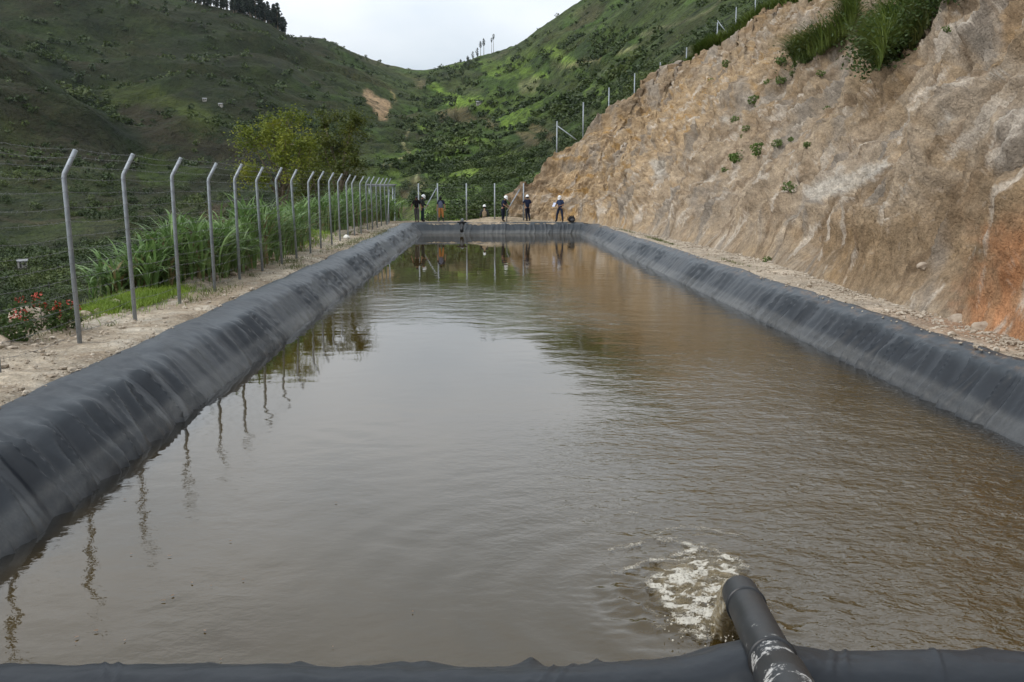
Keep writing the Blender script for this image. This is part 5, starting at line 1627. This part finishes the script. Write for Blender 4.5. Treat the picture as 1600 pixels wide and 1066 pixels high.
def person(pos, rz, label, P, shirt, trousers, shoes, long_sleeve=False, vest=None, helmet=True, boots_high=False, cap=None, h=1.70):
    k = h / 1.72
    e = empty("person", pos, rz)
    J = {'pel': (0, 0, .95), 'sp': (0, .0, 1.10), 'ch': (0, .01, 1.28), 'nb': (0, .01, 1.43), 'nk': (0, 0, 1.50),
         'shL': (.175, .01, 1.40), 'shR': (-.175, .01, 1.40), 'elL': (.24, .02, 1.13), 'elR': (-.24, .02, 1.13), 'wrL': (.26, -.05, .89), 'wrR': (-.26, -.05, .89),
         'hpL': (.09, 0, .90), 'hpR': (-.09, 0, .90), 'knL': (.10, -.02, .49), 'knR': (-.10, -.02, .49), 'anL': (.11, .02, .08), 'anR': (-.11, .02, .08),
         'toL': (.13, -.16, .03), 'toR': (-.13, -.16, .03), 'hd': (0, -.02, 1.60)}
    J.update(P); J = {a: np.array(b, float) * k for a, b in J.items()}
    up_h = J['hd'] - J['nk']; up_h /= np.linalg.norm(up_h)
    fr = np.array([math.sin(P.get('look', 0.0)) if not isinstance(P.get('look', 0.0), tuple) else 0, -1.0, 0]); fr = fr - up_h * (fr @ up_h); fr /= np.linalg.norm(fr); sd = np.cross(fr, up_h)
    b = Sk()
    pel = b.v(J['pel'], (.105, .085)); sp = b.v(J['sp'], (.098, .075), pel); ch = b.v(J['ch'], (.115, .082), sp); nb = b.v(J['nb'], (.085, .07), ch); nk = b.v(J['nk'], .052, nb)
    hd = J['hd']; chin = b.v(hd - up_h * .045 * k + fr * .025, (.062, .066), nk); mid = b.v(hd + fr * .005, (.076, .092), chin); top = b.v(hd + up_h * .075 * k - fr * .005, (.070, .082), mid)
    b.v(hd + fr * .105 - up_h * .012, .012, mid)
    for q in (-1, 1): b.v(hd + sd * .088 * q - fr * .005, (.010, .022), mid)
    for S_, q in (('L', 1), ('R', -1)):
        sh = b.v(J['sh' + S_], .058, ch); um = b.v(lerp(J['sh' + S_], J['el' + S_], .5), .048, sh); el = b.v(J['el' + S_], .040, um)
        fm = b.v(lerp(J['el' + S_], J['wr' + S_], .35), .040, el); wr = b.v(J['wr' + S_], .027, fm)
        d = J['wr' + S_] - J['el' + S_]; d /= np.linalg.norm(d)
        g_ = np.array(P.get('curl' + S_, (0, -1.0, -.2))); g_ = g_ - d * (g_ @ d); g_ /= np.linalg.norm(g_); w_ = np.cross(d, g_)
        pm_ = b.v(J['wr' + S_] + d * .055, (.036, .016), wr)
        for f, (o_, ln) in enumerate(((-.030, .070), (-.010, .080), (.010, .076), (.030, .060))):
            r0 = b.v(J['wr' + S_] + d * .095 + w_ * o_, .010, pm_); r1 = b.v(J['wr' + S_] + d * (.095 + ln * .45) + w_ * o_ * 1.1 + g_ * ln * .15, .009, r0)
            b.v(J['wr' + S_] + d * (.095 + ln * .75) + w_ * o_ * 1.05 + g_ * ln * .55, .008, r1)
        t0 = b.v(J['wr' + S_] + d * .04 - w_ * .045 * q + g_ * .012, .011, pm_); b.v(J['wr' + S_] + d * .085 - w_ * .055 * q + g_ * .035, .009, t0)
        hp = b.v(J['hp' + S_], .088, pel); tm = b.v(lerp(J['hp' + S_], J['kn' + S_], .45), .078, hp); kn = b.v(J['kn' + S_], .056, tm)
        cm_ = b.v(lerp(J['kn' + S_], J['an' + S_], .35), .055, kn); an = b.v(J['an' + S_], .038, cm_); b.v(lerp(J['an' + S_], J['to' + S_], .5), .040, an); b.v(J['to' + S_], .030, len(b.V) - 1)
    link("body", b.mesh("body"), SKIN, e)
    for q in (-1, 1):
        mb = MB(); mb.add(ICO1 * .012 + hd + fr * .084 + sd * .032 * q + up_h * .012, Ft=ICOF1); mb.build("eye", EYE_M, e)
    mb = MB(); mb.add(ICO1 * np.array([.024, .010, .008]) + hd + fr * .088 - up_h * .052, Ft=ICOF1); mb.build("mouth", LIP, e)
    def torso(name, mat, grow, sleeve, z0):
        c = Sk()
        p0 = c.v(lerp(J['pel'], J['sp'], z0), (.135 + grow, .112 + grow)); s1_ = c.v(J['sp'], (.130 + grow, .108 + grow), p0); c1_ = c.v(J['ch'], (.148 + grow, .116 + grow), s1_); n1_ = c.v(J['nb'], (.085 + grow, .075 + grow), c1_); c.v(lerp(J['nb'], J['nk'], .5), .062 + grow * .5, n1_)
        if sleeve > 0:
            for S_ in 'LR':
                a0 = c.v(J['sh' + S_], .070 + grow, c1_); a1 = c.v(lerp(J['sh' + S_], J['el' + S_], .5), .062 + grow, a0)
                if sleeve < 1: c.v(lerp(J['sh' + S_], J['el' + S_], .75), .060 + grow, a1)
                else:
                    a2 = c.v(J['el' + S_], .055 + grow, a1); a3 = c.v(lerp(J['el' + S_], J['wr' + S_], .5), .050 + grow, a2); c.v(lerp(J['el' + S_], J['wr' + S_], .92), .038 + grow, a3)
        else:
            for S_ in 'LR': c.v(lerp(J['ch'], J['sh' + S_], .62), .075 + grow, c1_)
        link(name, c.mesh(name), mat, e)
    torso("shirt", shirt, 0.016, 1.0 if long_sleeve else .6, -.45)
    if vest is not None: torso("vest", vest, .036, 0, -.4)
    c = Sk(); p0 = c.v(lerp(J['pel'], J['sp'], .35), (.136, .112)); p1 = c.v(J['pel'], (.140, .118), p0)
    for S_ in 'LR':
        low = .55 if boots_high else .93
        a0 = c.v(J['hp' + S_], .100, p1); a1 = c.v(lerp(J['hp' + S_], J['kn' + S_], .5), .092, a0); a2 = c.v(J['kn' + S_], .074, a1); a3 = c.v(lerp(J['kn' + S_], J['an' + S_], .45), .072, a2); 
        if not boots_high: c.v(lerp(J['kn' + S_], J['an' + S_], .95), .062, a3)
    link("trousers", c.mesh("trousers"), trousers, e)
    for S_ in 'LR':
        c = Sk(); t0 = c.v(lerp(J['kn' + S_], J['an' + S_], .45 if boots_high else .86), .068 if boots_high else .056); a = c.v(J['an' + S_], .054, t0); q1 = c.v(lerp(J['an' + S_], J['to' + S_], .45), (.050, .046), a); c.v(J['to' + S_], (.044, .034), q1)
        c.v(J['an' + S_] - (J['to' + S_] - J['an' + S_]) * .25, .040, a)
        link("boot" if boots_high else "shoe", c.mesh("boot"), shoes, e)
    Mx = np.stack([sd, -fr, up_h], 1)
    # hair under the helmet or uncovered
    mb = MB(); prof = [(.080, -.055), (.098, -.01), (.101, .05), (.085, .105), (.05, .13), (.001, .138)]
    n_ = 18
    Vh = []
    for r_, z_ in prof:
        for a in np.arange(n_) * 2 * math.pi / n_:
            y = math.sin(a); zz = z_ + (.062 if (z_ < 0.04 and y < -.25) else 0)
            Vh.append((r_ * math.cos(a) * .92, r_ * y * 1.06 + .012, zz))
    i = np.arange(len(prof) * n_).reshape(len(prof), n_); j = np.roll(i, -1, 1)
    mb.add((np.array(Vh) @ Mx.T) + hd, np.stack([i[:-1], j[:-1], j[1:], i[1:]], -1).reshape(-1, 4)); mb.build("hair", HAIR, e)
    if helmet or cap is not None:
        hm = empty("helmet" if helmet else "cap"); 
        bpy.data.objects.remove(hm)
        mb = MB(); R0 = .128 if helmet else .110
        prof = [(R0 + .012, .035), (R0, .045), (R0 * .98, .09), (R0 * .82, .145), (R0 * .5, .185), (.03, .197), (.001, .198)] if helmet else [(R0, .045), (R0, .07), (R0 * .85, .12), (R0 * .5, .15), (.001, .158)]
        n_ = 24; th = np.arange(n_) * 2 * math.pi / n_
        V = np.array([(r_ * math.cos(a) * .92, r_ * math.sin(a) * 1.1, z_) for r_, z_ in prof for a in th])
        i = np.arange(len(prof) * n_).reshape(len(prof), n_); j = np.roll(i, -1, 1)
        mb.add(V @ Mx.T + hd, np.stack([i[:-1], j[:-1], j[1:], i[1:]], -1).reshape(-1, 4))
        ob = mb.build("helmet" if helmet else "cap", WHITE if helmet else cap, e)
        mb = MB(); a = np.linspace(math.pi * 1.12, math.pi * 1.88, 13)
        inn = np.stack([np.cos(a) * R0 * .9, np.sin(a) * R0 * 1.08, np.full(13, .044)], -1); out = np.stack([np.cos(a) * R0 * 1.02, np.sin(a) * R0 * 1.08 - .055 * np.sin((a - a[0]) / (a[-1] - a[0]) * math.pi), np.full(13, .028)], -1)
        V = np.concatenate([inn, out, inn - [0, 0, .008], out - [0, 0, .008]]) @ Mx.T + hd
        r_ = np.arange(12)
        q = lambda a, c_, d_, f: np.stack([a + r_, a + r_ + 1, c_ + r_ + 1, c_ + r_], -1)
        mb.add(V, np.concatenate([q(0, 13, 0, 0), q(13, 39, 0, 0), q(39, 26, 0, 0), q(26, 0, 0, 0)]))
        mb.build("brim", WHITE if helmet else cap, ob)
    e['kind_of_pose'] = 'standing'; del e['kind_of_pose']
    return tag(e, label, "person"), J


NAVY = cloth('navy_cloth', (.016, .024, .055), (.010, .015, .036)); NAVY2 = cloth('navy_trousers', (.014, .018, .034), (.010, .012, .022))
BLACK = cloth('black_cloth', (.010, .010, .011), (.006, .006, .007)); GREYT = cloth('grey_trousers', (.075, .068, .068), (.045, .042, .044))
TEAL = cloth('dark_teal_trousers', (.018, .034, .046), (.012, .022, .03)); ORANGE = cloth('orange_trousers', (.42, .20, .065), (.34, .13, .04))
VESTB = cloth('blue_grey_vest', (.13, .15, .22), (.09, .10, .16)); TAN = cloth('tan_vest', (.36, .27, .185), (.28, .20, .13)); DARKG = cloth('dark_grey_shirt', (.035, .040, .042), (.02, .024, .026))
JEAN = cloth('dark_jeans', (.022, .034, .065), (.014, .022, .042)); SHOE = cloth('dark_shoe', (.02, .018, .016)); TANSHOE = cloth('brown_shoe', (.12, .085, .065)); RUBBER = simple('rubber_boot', (.012, .012, .013), None, 8, .4)
BLUESH = cloth('blue_shirt', (.035, .055, .12), (.025, .04, .085))


def ppos(px, py_feet, Y):
    p = aty(px, py_feet, Y); return (p[0], Y, p[2])


def stand(px, Y, extra=0.02):
    x = aty(px, 345, Y)[0]; return (x, Y, gz(x, Y) + extra)


person(stand(651, 65.55), .12, "man in black t-shirt and grey trousers with bare dark hair, leftmost of the group",
       {'elR': (-.29, .05, 1.14), 'wrR': (-.36, .0, .90), 'elL': (.29, .04, 1.14), 'wrL': (.30, -.06, .90), 'hd': (0, -.06, 1.585), 'knR': (-.07, -.03, .49), 'anR': (-.05, .02, .08), 'toR': (-.06, -.16, .03), 'knL': (.08, -.06, .49), 'anL': (.09, -.10, .08), 'toL': (.12, -.28, .03)}, BLACK, GREYT, TANSHOE, helmet=False, h=1.66)
person(stand(660, 66.2), math.radians(75), "man in white helmet and dark jacket half hidden behind the man in black",
       {'elL': (.24, -.04, 1.14), 'wrL': (.18, -.24, 1.06), 'elR': (-.25, -.02, 1.13), 'wrR': (-.2, -.2, .98), 'hd': (0, -.06, 1.59)}, DARKG, TEAL, SHOE, long_sleeve=True, h=1.72)
person(stand(689, 66.3), -.15, "man in orange trousers, black rubber boots and blue grey vest beside the braced post",
       {'hd': (0, -.07, 1.58), 'elR': (-.25, .03, 1.13), 'wrR': (-.27, -.05, .88), 'elL': (.27, .03, 1.13), 'wrL': (.29, -.03, .89), 'anL': (.17, .02, .08), 'knL': (.13, -.02, .49), 'toL': (.22, -.14, .03), 'anR': (-.12, .02, .08)}, cloth('dark_blue_shirt', (.02, .024, .05)), ORANGE, RUBBER, vest=VESTB, helmet=False, boots_high=True, cap=cloth('dark_cap', (.02, .02, .018)), h=1.64)
person(stand(757, 70.6, -.02), math.pi, "man in white helmet and tan vest seen from behind, standing lower beyond the dirt heap",
       {'elL': (.27, .03, 1.13), 'wrL': (.29, -.03, .90), 'elR': (-.27, .03, 1.13), 'wrR': (-.29, -.03, .90)}, DARKG, GREYT, SHOE, long_sleeve=True, vest=TAN, h=1.72)
t5, J5 = person(stand(786, 66.25), math.radians(58), "man in white helmet and navy clothes leaning on the sloping brace of the end fence",
       {'sp': (0, -.03, 1.10), 'ch': (0, -.08, 1.27), 'nb': (0, -.12, 1.41), 'nk': (0, -.15, 1.48), 'hd': (0, -.20, 1.57), 'shL': (.175, -.10, 1.38), 'shR': (-.175, -.10, 1.38), 'elL': (.22, -.20, 1.13), 'wrL': (.12, -.42, 1.03), 'elR': (-.22, -.18, 1.13), 'wrR': (-.08, -.40, .98), 'anL': (.07, .06, .08), 'anR': (-.08, -.02, .08), 'toL': (.08, -.12, .03), 'toR': (-.09, -.2, .03)}, NAVY, NAVY2, SHOE, h=1.66)
person(stand(824, 66.7), math.radians(190), "navy clothed man in white helmet seen from behind, one hand on the corner post",
       {'elL': (.30, -.10, 1.18), 'wrL': (.24, -.26, 1.14), 'elR': (-.25, .04, 1.14), 'wrR': (-.26, -.10, .94), 'knR': (-.12, -.16, .52), 'anR': (-.15, .10, .14), 'toR': (-.16, .02, .03), 'knL': (.06, -.03, .49), 'anL': (.03, .0, .08), 'toL': (.03, -.17, .03), 'sp': (0, .03, 1.10), 'ch': (-.02, .04, 1.28)}, NAVY, NAVY2, SHOE, h=1.68)
t7, J7 = person(stand(875, 65.4), math.radians(-28), "man in white helmet and blue shirt with legs apart holding papers, rightmost of the group",
       {'elL': (.25, .0, 1.14), 'wrL': (.06, -.24, 1.08), 'elR': (-.26, -.06, 1.14), 'wrR': (-.20, -.30, 1.12), 'hd': (0, -.06, 1.59), 'knL': (.17, -.03, .49), 'anL': (.20, .02, .08), 'toL': (.24, -.14, .03), 'knR': (-.20, -.04, .49), 'anR': (-.27, .02, .08), 'toR': (-.32, -.13, .03)}, BLUESH, JEAN, SHOE, h=1.66)
# papers in the hand of the rightmost man
a = math.radians(-28); w = J7['wrR'] + np.array([-.05, -.13, .04])
o = MB(); o.box((0, 0, 0), (.21, .004, .29)); o = o.build("paper", simple('paper', (.55, .60, .75), (.45, .5, .66), 6), None, False)
o.location = (t7.location.x + w[0] * math.cos(a) - w[1] * math.sin(a), t7.location.y + w[0] * math.sin(a) + w[1] * math.cos(a), t7.location.z + w[2]); o.rotation_euler = (-.5, .1, a - .3)
tag(o, "pale blue sheet of paper held by the rightmost man", "paper")
# backpack lying on the bank
q = stand(893, 65.3)
e = empty("backpack", q, .3); BP = cloth('backpack_cloth', (.022, .022, .026), (.012, .012, .014))
V = ICO3 * np.array([.24, .17, .21]); V = np.sign(V) * np.abs(V) ** .85 * np.array([.24, .17, .21]) ** .15; V = V + .02 * fbm(V[:, 0] * 7, V[:, 1] * 7, V[:, 2] * 7, 2)[:, None]
V[:, 2] = np.maximum(V[:, 2], -.17) + .17; link("bag", mesh_np("bag", V, ICOF3), BP, e)
V2 = ICO2 * np.array([.15, .07, .10]) + np.array([0, -.17, .13]); link("front_pocket", mesh_np("front_pocket", V2, ICOF2), cloth('pocket_cloth', (.10, .10, .11)), e)
for sx in (-1, 1):
    b = MB(); b.tube([(sx * .10, -.02, .36), (sx * .16, .05, .43), (sx * .22, .13, .30), (sx * .24, .12, .10)], .018, 6); b.build("strap", BP, e)
b = MB(); b.tube([(-.05, 0, .37), (-.03, 0, .43), (.03, 0, .43), (.05, 0, .37)], .012, 6); b.build("handle", BP, e)
tag(e, "dark backpack lying on the bank right of the man with papers", "backpack")

# ------------------------------------------------------------------ valley air
b = MB(); b.box((100, 1180, 120), (4600, 2560, 700))
m = bpy.data.materials.new('valley_air'); m.use_nodes = True; t = m.node_tree; t.nodes.clear()
o_ = t.nodes.new("ShaderNodeOutputMaterial"); pv = t.nodes.new("ShaderNodeVolumePrincipled")
pv.inputs['Color'].default_value = (.80, .88, .95, 1); pv.inputs['Density'].default_value = 0.000024; pv.inputs['Anisotropy'].default_value = 0.2
t.links.new(pv.outputs[0], o_.inputs['Volume'])
tag(b.build('haze', m, None, False), "thin haze filling the valley", "haze", kind='stuff')
